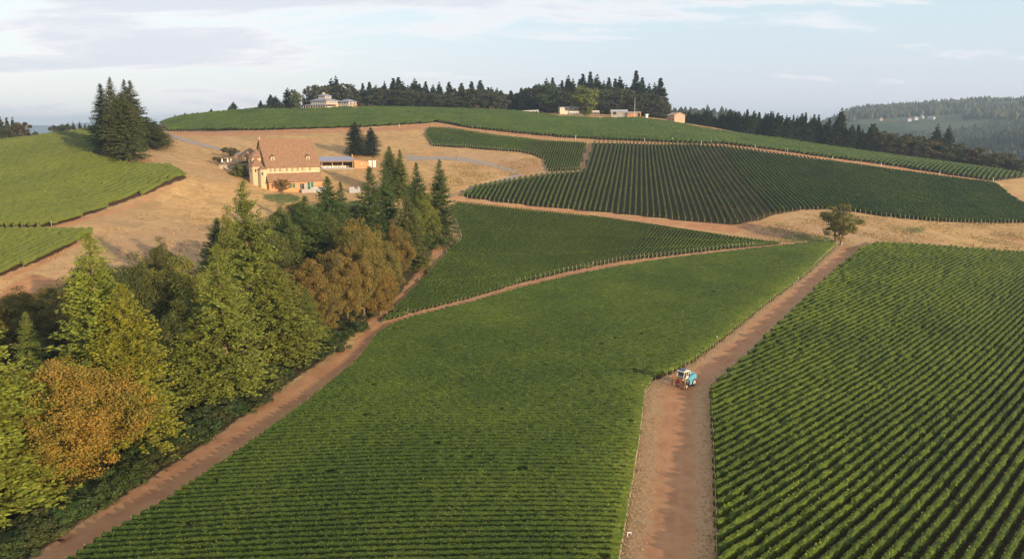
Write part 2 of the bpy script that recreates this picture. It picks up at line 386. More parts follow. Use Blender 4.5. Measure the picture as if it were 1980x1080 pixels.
PATCH = {
 'dirt': [[(330,255),(700,249),(840,238),(905,247),(1000,258),(1100,267),(1300,276),(1400,279),(1500,291),(1700,317),(1925,351),(1925,356),(1700,321),(1500,296),(1400,283),(1300,279),(1100,271),(1000,263),(905,252),(860,246),(780,252),(600,258),(330,262)],
          [(1330,238),(1440,250),(1520,262),(1600,277),(1640,286),(1500,270),(1400,257)],
          [(200,300),(262,322),(300,312),(255,300)],[(870,372),(900,385),(1000,397),(1150,411),(1350,432),(1470,430),(1560,409),(1420,452),(1200,428),(1000,405),(880,392)],
          [(0,560),(60,530),(120,540),(200,520),(160,580),(0,620)],[(1940,458),(1985,456),(1985,466),(1950,464)],
          [(86,443),(180,415),(360,344),(366,348),(190,420),(100,450)],[(180,452),(190,456),(80,515),(0,545),(0,535),(60,511)],
          [(690,480),(830,470),(895,462),(800,560),(740,620),(700,625),(740,570)]],
 'green': [[(505,374),(560,373),(590,382),(560,392),(512,389)],[(1740,440),(1790,438),(1800,446),(1750,452)],[(560,395),(700,385),(720,420),(560,440)],
           [(1500,458),(1560,452),(1640,462),(1600,468),(1520,468)],[(380,505),(440,500),(460,540),(380,540)],[(1040,214),(1160,214),(1160,217),(1040,217)]],
 'margin': [[(1430,440),(1560,450),(1600,468),(1520,472),(1440,458)],[(940,318),(1040,304),(1050,330),(1000,345)],[(790,560),(735,628),(700,640),(660,680),(700,640),(860,470),(892,458)],
            [(1128,277),(1147,277),(1128,332),(1116,332)]],
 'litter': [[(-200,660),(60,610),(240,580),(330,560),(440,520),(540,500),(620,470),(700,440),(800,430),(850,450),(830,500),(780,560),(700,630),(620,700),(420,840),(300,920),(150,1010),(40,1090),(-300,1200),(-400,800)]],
}
# one sheet: fine in front of the camera, coarser to the sides and behind
az = np.concatenate([np.arange(-180, -44, 4.0), np.arange(-44, 44, 0.2), np.arange(44, 181, 4.0)])
rad = [6.0]
while rad[-1] < 10000: rad.append(rad[-1] * (1.12 if rad[-1] < 60 else (1.0068 if rad[-1] < 620 else (1.02 if rad[-1] < 3500 else 1.06))))
rad = np.array(rad)
AA, RR = np.meshgrid(np.radians(az), rad)
gX, gY = RR * np.sin(AA), RR * np.cos(AA)
gZ = H(gX, gY)
V = np.stack([gX.ravel(), gY.ravel(), gZ.ravel()], 1)
nr, na = gX.shape
ii, jj = np.meshgrid(np.arange(nr - 1), np.arange(na - 1), indexing='ij')
Q = np.stack([ii * na + jj, ii * na + jj + 1, (ii + 1) * na + jj + 1, (ii + 1) * na + jj], -1).reshape(-1, 4)[:, ::-1]
me = np_mesh('ground', V, Q, mats=[m_ground], smooth=True)
def blur(a, n=2):
    for _ in range(n):
        a = np.pad(a, 1, mode='edge'); a = (a[:-2, 1:-1] + a[2:, 1:-1] + a[1:-1, :-2] + a[1:-1, 2:] + 2 * a[1:-1, 1:-1]) / 6
    return a
def vattr(me, name, val):
    a = me.attributes.new(name, 'FLOAT', 'POINT'); a.data.foreach_set('value', np.asarray(val, np.float32).ravel())
soilv = np.zeros(gX.shape)
for k_, p_ in BW.items(): soilv[inside(p_, gX, gY)] = 1
vattr(me, 'soil', blur(soilv, 1))
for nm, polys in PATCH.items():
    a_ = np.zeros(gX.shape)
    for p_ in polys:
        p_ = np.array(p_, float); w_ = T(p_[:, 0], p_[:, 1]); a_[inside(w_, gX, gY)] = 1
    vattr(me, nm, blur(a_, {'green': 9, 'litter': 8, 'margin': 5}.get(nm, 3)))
fx_ = np.clip((np.hypot(gX, gY) - 760) / 120, 0, 1); vattr(me, 'far', fx_)
V_min = gZ.min()
ground = link('ground', me); tag(ground, 'dry golden grass slopes with bare red earth under the vines', kind='structure')

# ------------------------------------------------------------------ roads
def road_mat(name, centre, edge_to_grass=True, wheel=True):
    m, t, o = mat(name)
    b = N(t, 'ShaderNodeBsdfPrincipled', inp={'Roughness': 0.95, 'Specular IOR Level': 0.1})
    u = attr(t, 'across'); nz = world_noise(t, 0.35, 6, 0.7, (1, 0.3, 1, 0)); nf = world_noise(t, 2.0, 6, 0.8)
    au = math_(t, 'ABSOLUTE', u)
    uu = math_(t, 'ADD', au, math_(t, 'MULTIPLY', math_(t, 'SUBTRACT', nz, 0.5), 0.9))
    weed = math_(t, 'MULTIPLY', maprange(t, nf, 0.46, 0.66), 0.8)
    marg = mixc(t, weed, MARGIN_A, MARGIN_B)
    if centre == 'dirt': c = dirt_colour(t)
    else: c = mixc(t, maprange(t, nf, 0.35, 0.65), (0.22, 0.19, 0.17), (0.32, 0.275, 0.24))
    if wheel:
        wv = math_(t, 'ABSOLUTE', math_(t, 'SUBTRACT', au, 0.17)); wm = maprange(t, wv, 0.02, 0.10, 0.45, 0.0)
        c = mixc(t, wm, c, (0.43, 0.22, 0.13))
    k = mixc(t, maprange(t, uu, 0.36, 0.66) if wheel else maprange(t, uu, 0.8, 1.1), c, marg)
    L(t, k, b.inputs['Base Color'])
    bp = N(t, 'ShaderNodeBump', inp={'Strength': 0.5, 'Distance': 0.08}); L(t, nf, bp.inputs['Height']); L(t, bp.outputs[0], b.inputs['Normal'])
    L(t, b.outputs[0], o.inputs[0]); return m
m_road = road_mat('dirt_road', 'dirt'); m_lane = road_mat('dirt_lane', 'dirt', wheel=False); m_drive = road_mat('gravel', 'gravel', wheel=False)
def strip(name, left, right, m, label, n=160, k=10, lift=0.07):
    l = resample(smooth_poly(left), n); r = resample(smooth_poly(right), n)
    l = T(l[:, 0], l[:, 1]); r = T(r[:, 0], r[:, 1])
    jl = np.cumsum(rng.normal(0, 1, n)); jit = 0.25 * np.sin(np.arange(n) * 0.9) + 0.2 * rng.normal(size=n)
    l[:, 0] += jit; r[:, 0] += 0.2 * rng.normal(size=n)
    u = np.linspace(0, 1, k)
    XY = l[:, None, :2] * (1 - u)[None, :, None] + r[:, None, :2] * u[None, :, None]
    Z = H(XY[..., 0], XY[..., 1]) + lift
    V = np.concatenate([XY, Z[..., None]], -1).reshape(-1, 3)
    i, j = np.meshgrid(np.arange(n - 1), np.arange(k - 1), indexing='ij')
    Q = np.stack([i * k + j, i * k + j + 1, (i + 1) * k + j + 1, (i + 1) * k + j], -1).reshape(-1, 4)
    me = np_mesh(name, V, Q, mats=[m], smooth=True); vattr(me, 'across', np.tile(u * 2 - 1, n))
    o = link(name, me); tag(o, label, kind='structure'); return o
strip('dirt_road', [(1180,1180),(1197,1088),(1220,950),(1236,850),(1246,765),(1264,738),(1300,723),(1340,702),(1400,657),(1480,592),(1560,532),(1619,478)],
      [(1388,1180),(1387,1080),(1384,960),(1379,840),(1375,757),(1401,733),(1441,698),(1501,638),(1561,579),(1621,522),(1673,478)], m_road,
      'wide red earth road with dry weedy verges between the two near vineyard blocks', 260, 14)
strip('dirt_track', [(-60,1180),(60,1088),(150,1015),(300,921),(430,836),(560,746),(640,691),(690,657),(712,634)],
      [(-20,1180),(140,1088),(200,1047),(320,977),(460,882),(590,787),(680,714),(708,683),(728,652)], m_lane,
      'red earth track running along the tree belt at lower left', 200, 10)
strip('dirt_lane', [(708,640),(728,628),(800,606),(900,581),(1000,551),(1100,527),(1200,507),(1300,496),(1400,484),(1520,471)],
      [(720,660),(735,640),(800,617),(900,592),(1000,563),(1100,538),(1200,518),(1300,503),(1400,491),(1522,475)], m_lane,
      'narrow earth lane curving between the near block and the wedge block', 200, 8, 0.09)
strip('gravel_driveway', [(778,300),(830,303),(880,303),(930,311),(975,322),(1006,334),(1004,341),(975,349),(935,357),(900,368),(870,376)],
      [(790,312),(830,310),(875,310),(925,317),(965,326),(990,336),(984,342),(955,350),(910,362),(885,373),(862,384)], m_drive,
      'grey gravel driveway looping round the dry grass knoll behind the winery', 140, 6)
strip('gravel_path', [(330,259),(370,271),(430,287),(470,296)], [(328,265),(366,277),(426,292),(462,301)], m_drive,
      'grey gravel path crossing the dry slope left of the winery', 60, 5)
# ------------------------------------------------------------------ vineyard rows
def leaf_mat(name, c0, c1, c2, trans=0.25, objcol=False, spots=None):
    m, t, o = mat(name)
    a = N(t, 'ShaderNodeAttribute', attribute_name='tint').outputs['Fac']
    n = world_noise(t, 0.05, 4, 0.6); n2 = world_noise(t, 0.9, 4, 0.7)
    f = math_(t, 'ADD', math_(t, 'MULTIPLY', a, 0.55), math_(t, 'ADD', math_(t, 'MULTIPLY', n, 0.5), math_(t, 'MULTIPLY', n2, 0.25)), False)
    r = ramp(t, f, [(0.35, c0), (0.62, c1), (0.88, c2)])
    k = r.outputs[0]
    if objcol:
        oi = N(t, 'ShaderNodeObjectInfo'); k = mixc(t, 1.0, k, oi.outputs['Color'], 'MULTIPLY')
    if spots:
        k = mixc(t, math_(t, 'MULTIPLY', math_(t, 'MULTIPLY', maprange(t, a, 0.93, 0.96), maprange(t, a, 0.995, 1.0, 1.0, 0.0)), maprange(t, world_noise(t, 0.35, 3, 0.6), 0.50, 0.62)), k, spots)
    d = N(t, 'ShaderNodeBsdfPrincipled', inp={'Roughness': 0.62, 'Specular IOR Level': 0.22}); L(t, k, d.inputs['Base Color'])
    tr = N(t, 'ShaderNodeBsdfTranslucent'); L(t, mixc(t, 0.35, k, (0.20, 0.24, 0.02)), tr.inputs[0])
    mx = N(t, 'ShaderNodeMixShader', inp={0: trans}); L(t, d.outputs[0], mx.inputs[1]); L(t, tr.outputs[0], mx.inputs[2])
    L(t, mx.outputs[0], o.inputs[0]); return m
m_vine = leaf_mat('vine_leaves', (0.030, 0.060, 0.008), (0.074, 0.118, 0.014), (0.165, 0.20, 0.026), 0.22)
m_vine_l = leaf_mat('vine_leaves_painted_sun', (0.10, 0.13, 0.022), (0.165, 0.19, 0.030), (0.24, 0.255, 0.045), 0.22)  # brighter copy for the left blocks, sunlight put into the leaf colour
m_vine_y = leaf_mat('vine_leaves_yellow', (0.048, 0.080, 0.007), (0.115, 0.155, 0.012), (0.21, 0.25, 0.022), 0.22, spots=(0.15, 0.14, 0.02))
m_post = plain('weathered_post', (0.42, 0.36, 0.28), 0.8, var=0.25, scale=2)
m_trunk_v = plain('vine_wood', (0.16, 0.11, 0.075), 0.9, var=0.3)

def guides(gl):
    """gl: list of ((x0,y0),(x1,y1),rows until the next guide); returns world segments"""
    out = []
    W = [(np.array(T1(*a)[:2]), np.array(T1(*b)[:2])) for a, b, *_ in gl]
    for i in range(len(gl) - 1):
        n = gl[i][2]
        for k in range(n):
            f = k / n; out.append((W[i][0] * (1 - f) + W[i + 1][0] * f, W[i][1] * (1 - f) + W[i + 1][1] * f))
    n0, n1 = gl[0][2], gl[-2][2]; before, after = gl[0][3] if len(gl[0]) > 3 else 0, gl[-1][2]
    d0 = ((W[1][0] - W[0][0]) / n0, (W[1][1] - W[0][1]) / n0); d1 = ((W[-1][0] - W[-2][0]) / n1, (W[-1][1] - W[-2][1]) / n1)
    pre = [(W[0][0] - d0[0] * k, W[0][1] - d0[1] * k) for k in range(before, 0, -1)]
    post = [(W[-1][0] + d1[0] * k, W[-1][1] + d1[1] * k) for k in range(0, after + 1)]
    return pre + out + post
def anchors(al, az0, az1):
    W = [np.array(T1(*a[0])[:2]) for a in al]; pts = []
    for i in range(len(al) - 1):
        for k in range(al[i][1]): pts.append(W[i] + (W[i + 1] - W[i]) * k / al[i][1])
    d0 = (W[1] - W[0]) / al[0][1]; d1 = (W[-1] - W[-2]) / al[-2][1]
    pts = [W[0] - d0 * k for k in range(al[0][2], 0, -1)] + pts + [W[-1] + d1 * k for k in range(al[-1][1])]
    return [(p, p + 10 * np.array([math.sin(R(z)), math.cos(R(z))])) for p, z in zip(pts, np.linspace(az0, az1, len(pts)))]
def by_dir(poly, p0, p1, s, world=False):
    a, b = (np.array(p0), np.array(p1)) if world else (np.array(T1(*p0)[:2]), np.array(T1(*p1)[:2]))
    d = (b - a) / np.linalg.norm(b - a); n = np.array([-d[1], d[0]]); q = poly[:, :2] @ n
    return [(n * v, n * v + d * 10) for v in np.arange(q.min() + s / 2, q.max(), s)]
def clip_line(seg, poly):
    a, b = seg; d = (b - a) / np.linalg.norm(b - a); n = np.array([-d[1], d[0]])
    q = (poly[:, :2] - a) @ n; u = (poly[:, :2] - a) @ d; c = []
    for i in range(len(poly)):
        j = (i + 1) % len(poly)
        if (q[i] > 0) != (q[j] > 0): c.append(u[i] + (u[j] - u[i]) * q[i] / (q[i] - q[j]))
    c.sort()
    return [(a + d * c[i], a + d * c[i + 1]) for i in range(0, len(c) - 1, 2) if c[i + 1] - c[i] > 3.0]
GUIDE = {
 'right': anchors([((1894,1077),22,16), ((1387,1077),1)], 42.0, 42.0) if False else [],
 'wedge': guides([((735,628),(988,404),32,26), ((1004,549),(1150,420),24), ((1204,506),(1265,437),25), ((1400,483),(1425,462),16)]),
 'slope': guides([((895,382),(911,365),9,2), ((973,392),(995,349),11), ((1079,403),(1104,334),8), ((1160,410),(1180,331),7), ((1240,418),(1240,280),5), ((1300,425),(1272,280),10), ((1426,434),(1342,280),6), ((1500,414),(1391,283),28), ((1750,423),(1600,314),17), ((1880,431),(1700,328),13), ((1980,431),(1790,340),20)]),
 'upper': guides([((836,283),(873,249),30,14), ((970,292),(1003,268),18), ((1059,332),(1079,274),12), ((1118,327),(1133,277),3)]),
}
# right block: parallel rows 1.6 m apart that swing slightly as the hill turns
p_ = np.array(T1(1387, 1077)[:2]); nrm = np.array([math.cos(R(42.5)), -math.sin(R(42.5))])
for k in range(-62, 50):
    c_ = p_ + nrm * 1.6 * k; z_ = R(np.interp(k, [-60, -20, 5, 30], [47.5, 45.5, 42.5, 41.5]))
    GUIDE['right'].append((c_, c_ + 10 * np.array([math.sin(z_), math.cos(z_)])))
ROWS = []   # block, segment
for nm in ('right', 'wedge', 'slope', 'upper'):
    for sg in GUIDE[nm]:
        for s_ in clip_line(sg, BW[nm]): ROWS.append((nm, s_))
for nm, p0, p1, sp in (('near', (150,1085), (1200,1052), 1.40), ('ridge_right', (1850,340), (1960,324), 2.4), ('ridge_left', (500,250), (640,236), 2.4), ('left', (88, 439), (355, 345), 2.0), ('lower_left', (5, 532), (176, 453), 2.0)):
    if p0 is None: segs = by_dir(BW[nm], (0, 0), (0.90, 0.50), sp, True)
    else: segs = by_dir(BW[nm], p0, p1, sp)
    for sg in segs:
        for s_ in clip_line(sg, BW[nm]): ROWS.append((nm, s_))
def proj(p):
    p = np.asarray(p, float); dz = p[..., 2] - CAM_Z; f = p[..., 1] * math.cos(PITCH) - dz * math.sin(PITCH); u = p[..., 1] * math.sin(PITCH) + dz * math.cos(PITCH)
    return 990 + FPX * p[..., 0] / f, 540 - FPX * u / f, f
STYLE = {  # height, half width, leaf size, ripple
 'right': (1.50, 0.38), 'near': (1.22, 0.27), 'wedge': (0.88, 0.165), 'slope': (1.5, 0.34), 'upper': (1.15, 0.26),
 'ridge_left': (1.9, 0.62), 'ridge_right': (1.9, 0.62), 'left': (1.8, 0.62), 'lower_left': (1.8, 0.6)}
def row_geo(nm, a, b):
    """vertices, quads, tint of a leafy hedge on the line a-b, following the ground"""
    hgt, hw = STYLE[nm]; Ln = float(np.linalg.norm(b - a)); d = (b - a) / Ln; n = np.array([-d[1], d[0]])
    mid = (a + b) / 2; D = max(60.0, float(np.hypot(*mid)))
    ds = min(2.4, max(0.42, D / 215)); m = max(3, int(Ln / ds) + 1); s = np.linspace(0, Ln, m)
    c = a + d * s[:, None]
    P_ = np.array([(-1.0, .42), (-1.12, .72), (-.72, .98), (.1, 1.04), (.75, .95), (1.12, .68), (1.0, .42)])
    k = len(P_)
    hv = 1 + (0.035 if nm == 'near' else 0.06) * rng.normal(size=m) + 0.03 * np.sin(s / 3.1 + rng.uniform(0, 6)); gap = np.ones(m)
    for g in range(int(rng.poisson(Ln / (260 if nm == 'near' else 90)))):
        q = rng.uniform(0, Ln); gap[np.abs(s - q) < rng.uniform(0.3, 0.7)] = rng.uniform(.6, .8)
    off = P_[None, :, 0] * hw * (1 + 0.10 * rng.normal(size=(m, k))) * (0.6 + 0.4 * gap[:, None])
    zz = P_[None, :, 1] * hgt * (hv * gap)[:, None] * (1 + 0.035 * rng.normal(size=(m, k)))
    along = 0.15 * ds * rng.normal(size=(m, k))
    XY = c[:, None, :] + n * off[..., None] + d * along[..., None]
    Z = H(XY[..., 0], XY[..., 1]) + zz
    V = np.concatenate([XY, Z[..., None]], -1).reshape(-1, 3)
    i, j = np.meshgrid(np.arange(m - 1), np.arange(k - 1), indexing='ij')
    Q = np.stack([i * k + j, i * k + j + 1, (i + 1) * k + j + 1, (i + 1) * k + j], -1).reshape(-1, 4)
    V0 = [V]; Q0 = [Q]; tint = [0.30 * rng.random(len(Q))]
    e = np.array([[0, 1, 2, 6], [2, 3, 5, 6], [3, 4, 5, 5]])[:2]
    Q0.append(np.vstack([e, e + (m - 1) * k])); tint.append(np.full(4, 0.3))
    # leaves and shoots standing off the hedge
    dens = max(2.5, 40.0 * (95 / D) ** 1.3)
    nl = int(Ln * dens)
    if nl:
        sz = 0.085 * (D / 90) ** 0.62
        u = rng.uniform(0, Ln, nl); gi = np.interp(u, s, gap); th = rng.uniform(-0.25, math.pi + 0.25, nl)
        ox = np.cos(th) * hw * 1.18; oz = (0.64 + 0.42 * np.clip(np.sin(th), -0.4, 1) ** 1.0) * hgt * np.interp(u, s, hv) * gi
        shoot = rng.random(nl) < 0.16; oz = oz + shoot * rng.uniform(0, 0.32, nl)
        C = a + d * u[:, None] + n * ox[:, None]
        C = np.concatenate([C, (H(C[:, 0], C[:, 1]) + oz)[:, None]], 1)
        nn = np.stack([n[0] * np.cos(th), n[1] * np.cos(th), np.abs(np.sin(th)) + 0.25], 1) + 0.65 * rng.normal(size=(nl, 3))
        nn /= np.linalg.norm(nn, axis=1)[:, None]
        t1 = np.cross(nn, rng.normal(size=(nl, 3))); t1 /= np.linalg.norm(t1, axis=1)[:, None]; t2 = np.cross(nn, t1)
        z1 = (sz * rng.uniform(0.7, 1.3, nl))[:, None]; z2 = z1 * rng.uniform(0.7, 1.0, nl)[:, None]
        LV = np.stack([C - t1 * z1, C - t2 * z2 * .8, C + t1 * z1, C + t2 * z2 * .8], 1).reshape(-1, 3)
        V0.append(LV); Q0.append(np.arange(nl * 4).reshape(-1, 4) + len(V)); tint.append(np.clip(0.25 + 0.75 * rng.random(nl), 0, 1))
    V0, Q0, tint = np.vstack(V0), np.vstack(Q0), np.concatenate(tint)
    if nm == 'near':   # leaf tint rises towards the row end by the earth road
        e_ = a if a[0] > b[0] else b; ce = V0[Q0[:, 0]]; de = np.hypot(ce[:, 0] - e_[0], ce[:, 1] - e_[1]); tint = np.clip(tint + (0.25 + 0.45 * rng.random(len(tint))) * np.exp(-(de / 4.5) ** 1.5), 0, 1.25)
    return V0, Q0, tint
size_on_screen = []
for nm, (a, b) in ROWS:
    q = np.array([(*a, float(H(*a))), (*(a + b) / 2, float(H(*((a + b) / 2)))), (*b, float(H(*b)))]); X, Y, f = proj(q)
    tt = np.linspace(0, 1, 12); xs = np.interp(tt, [0, .5, 1], X); ys = np.interp(tt, [0, .5, 1], Y)
    vis = ((xs > -5) & (xs < 1985) & (ys > 0) & (ys < 1150)).mean()
    n_ = np.array([-(b - a)[1], (b - a)[0]]) / np.linalg.norm(b - a) * {'near': 1.4, 'right': 1.3, 'wedge': 1.0, 'upper': 1.35}.get(nm, 2.1); q2 = q[1].copy(); q2[:2] += n_; q2[2] = float(H(*q2[:2]))
    x2, y2, _ = proj(q2); tx, ty = X[2] - X[0], Y[2] - Y[0]; ll = math.hypot(tx, ty) + 1e-6
    pitch = abs((x2 - X[1]) * ty - (y2 - Y[1]) * tx) / ll
    size_on_screen.append(vis * ll * min(pitch, 1.7 * FPX / max(f[1], 40.)) if vis > 0 else 0)
order = np.argsort(size_on_screen)[::-1]
IND = set(int(i) for i in order[:300])
BN = {'right': 'right hand foreground block', 'near': 'large central foreground block', 'wedge': 'wedge shaped block below the earth road', 'slope': 'steep block on the slope above the earth road',
      'upper': 'small block above the gravel driveway', 'ridge_left': 'ridge block below the white house', 'ridge_right': 'long ridge block', 'left': 'big sunlit block at the left', 'lower_left': 'small sunlit block at the left edge'}
LBL = {'right': 'yellow green vine row climbing diagonally in the right hand foreground block', 'near': 'dark green vine row running across the large central foreground block',
       'wedge': 'green vine row in the wedge shaped block between lane and earth road', 'slope': 'dark green vine row running down the steep block above the earth road',
       'upper': 'vine row in the small block above the gravel driveway', 'ridge_left': 'vine row on the ridge below the white house', 'ridge_right': 'vine row in the long ridge block at the right',
       'left': 'sunlit vine row in the big block at the left', 'lower_left': 'sunlit vine row in the small block at the left edge'}
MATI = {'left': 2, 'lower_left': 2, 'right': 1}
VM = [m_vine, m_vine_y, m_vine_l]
pm = MB().box(-.032, .032, -.032, .032, -0.1, 1.75); post_me = pm.build('end_post', m_post).data
bpy.data.objects.remove(bpy.data.objects['end_post'])
rest = []; restp = []
ORD = ['first', 'second', 'third', 'fourth', 'fifth', 'sixth', 'seventh', 'eighth', 'ninth', 'tenth']
LMK = {'near': ('vine row up from the bottom edge of the picture, central block', 'vine row down from the curved earth lane, central block'),
       'right': ('short vine row from the top of the road, right foreground block', 'vine row in from the bottom right corner, right foreground block'),
       'wedge': ('vine row from the tree belt in the wedge shaped block', 'vine row from the thin right tip of the wedge shaped block'),
       'slope': ('vine row from the left tip of the steep block', 'vine row from the right end of the steep block'),
       'left': ('sunlit vine row from the lower edge of the big left block', 'sunlit vine row from the top edge of the big left block'),
       'lower_left': ('sunlit vine row from the meadow side of the small left block', 'sunlit vine row from the upper side of the small left block')}
own_label = {}
for n_ in BLOCK:
    ii_ = [i for i in range(len(ROWS)) if i in IND and ROWS[i][0] == n_ and size_on_screen[i] > 0]
    if n_ in LMK:
        for k_, i in enumerate(ii_[:10]): own_label[i] = ORD[k_] + ' ' + LMK[n_][0]
        if len(ii_) > 24:
            for k_, i in enumerate(ii_[::-1][:10]): own_label[i] = ORD[k_] + ' ' + LMK[n_][1]
first = {}
for idx, (nm, (a, b)) in enumerate(ROWS):
    if size_on_screen[idx] <= 0 and idx not in IND:   # rows just beyond the frame stay, rows farther out are left out
        mm = (a + b) / 2; qq = np.array([[*a, H(*a)], [*mm, H(*mm)], [*b, H(*b)]], float); X, Y, f = proj(qq)
        if not (((X > -500) & (X < 2500) & (Y < 1500) & (f > 20)).any()): continue
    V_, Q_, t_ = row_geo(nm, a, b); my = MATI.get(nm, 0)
    if idx in IND:
        c = (a + b) / 2; base = np.array([c[0], c[1], float(H(*c))])
        root = empty('vine_row', base); tag(root, own_label.get(idx, LBL[nm]), 'vine row', 'vine rows of the ' + BN[nm])
        V_ = V_ - base; hgt = STYLE[nm][0]
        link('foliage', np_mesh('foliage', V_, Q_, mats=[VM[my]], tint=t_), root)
        for e, s_ in ((a, -1), (b, 1)):
            d = (b - a) / np.linalg.norm(b - a); p = e + d * s_ * 0.05
            po = link('end_post', post_me, root); po.location = (p[0] - base[0], p[1] - base[1], float(H(*p)) - base[2])
            po.scale = (1.0, 1.0, hgt / 1.70); po.rotation_euler = (rng.normal() * .03, rng.normal() * .03, math.atan2(d[1], d[0]))
        D = float(np.hypot(*c))
        if D < 190:   # trunks and line posts near the camera, one joined part
            Ln = float(np.linalg.norm(b - a)); uu = np.arange(0.6, Ln, 1.0) + rng.normal(size=len(np.arange(0.6, Ln, 1.0))) * .08; tv = []; tq = []
            cc_ = a + (b - a) / Ln * uu[:, None]; zz_ = H(cc_[:, 0], cc_[:, 1]); r_ = .035; isp = (np.arange(len(uu)) % 6 == 5)
            k4 = np.array([(-1, -1), (1, -1), (1, 1), (-1, 1)]) * r_
            lo = np.concatenate([cc_[:, None] + k4, np.repeat(zz_[:, None, None], 4, 1)], -1); hi = lo.copy(); hi[..., 2] += np.where(isp, hgt * 1.12, hgt * .6)[:, None]
            VV = np.concatenate([lo, hi], 1).reshape(-1, 3) - base
            f8 = np.array([(0,1,5,4),(1,2,6,5),(2,3,7,6),(3,0,4,7)]); QQ = (np.arange(len(uu))[:, None, None] * 8 + f8).reshape(-1, 4)
            tag(link('vine_trunks', np_mesh('vine_trunks', VV, QQ, mats=[m_trunk_v]), root), kind='stuff')
    else:
        rest.append((V_, Q_, t_, my)); restp += [a, b]
if rest:
    off = 0; VV = []; QQ = []; TT = []; MI = []
    for V_, Q_, t_, y_ in rest:
        VV.append(V_); QQ.append(Q_ + off); TT.append(t_); MI.append(np.full(len(Q_), int(y_))); off += len(V_)
    vo = link('vineyard', np_mesh('vineyard', np.vstack(VV), np.vstack(QQ), mats=VM, midx=np.concatenate(MI), tint=np.concatenate(TT)))
    tag(vo, 'further rows of vines covering the hillside blocks', 'vineyard', kind='stuff')
    pp = np.array(restp); zz_ = H(pp[:, 0], pp[:, 1]); k4 = np.array([(-1, -1), (1, -1), (1, 1), (-1, 1)]) * .045
    lo = np.concatenate([pp[:, None] + k4, np.repeat(zz_[:, None, None], 4, 1)], -1); hi = lo.copy(); hi[..., 2] += 1.75
    f8 = np.array([(0,1,5,4),(1,2,6,5),(2,3,7,6),(3,0,4,7),(4,5,6,7)]); QQ = (np.arange(len(pp))[:, None, None] * 8 + f8).reshape(-1, 4)
    tag(link('post', np_mesh('post', np.concatenate([lo, hi], 1).reshape(-1, 3), QQ, mats=[m_post]), vo), kind='stuff')
for n_ in BLOCK:
    rr = [r_[1] for r_ in ROWS if r_[0] == n_]
    k_ = len(rr) // 2; (a, b), (c, d) = rr[k_], rr[k_ + 1]; u = (b - a) / np.linalg.norm(b - a); 0 and print(n_, 'spacing', abs(np.cross(u, (c + d) / 2 - (a + b) / 2)), 'len', np.linalg.norm(b - a), 'az', math.degrees(math.atan2(u[0], u[1])))
    for q in (0.1, .3, .7, .9):
        k_ = int(len(rr) * q); (a, b), (c, d) = rr[k_], rr[k_ + 1]; u = (b - a) / np.linalg.norm(b - a); 0 and print('   ', round(float(abs(np.cross(u, (c + d) / 2 - (a + b) / 2))), 2), round(math.degrees(math.atan2(u[0], u[1])), 1))
print('tris', sum(len(m_.polygons) for m_ in bpy.data.meshes) * 2)
print('rows', len(ROWS), {n_: sum(1 for r_ in ROWS if r_[0] == n_) for n_ in BLOCK}, 'ind', {n_: sum(1 for i in IND if ROWS[i][0] == n_) for n_ in BLOCK})
# ------------------------------------------------------------------ trees
m_bark = plain('bark', (0.17, 0.115, 0.08), 0.95, var=0.35, scale=2.5, bump=0.5, streak=True)
m_needle = leaf_mat('needles', (0.55, 0.55, 0.55), (1, 1, 1), (1.55, 1.5, 1.35), 0.30, objcol=True)
m_maple = leaf_mat('maple_leaves', (0.13, 0.14, 0.024), (0.27, 0.20, 0.032), (0.40, 0.215, 0.036), 0.30, objcol=False)
m_leafy = leaf_mat('leaves', (0.55, 0.55, 0.5), (1, 1, 1), (1.6, 1.35, 1.1), 0.30, objcol=True)
def norm(a): return a / (np.linalg.norm(a, axis=-1, keepdims=True) + 1e-9)
def blades(C, D_, Nn, ln, wd, g):
    """narrow rhombic leaf or needle-spray faces at C along D_, facing Nn"""
    D_ = norm(D_); S_ = norm(np.cross(D_, Nn)); ln = ln[:, None]; wd = wd[:, None]
    v = np.stack([C, C + D_ * ln * .55 - S_ * wd, C + D_ * ln, C + D_ * ln * .5 + S_ * wd], 1)
    return v.reshape(-1, 3)
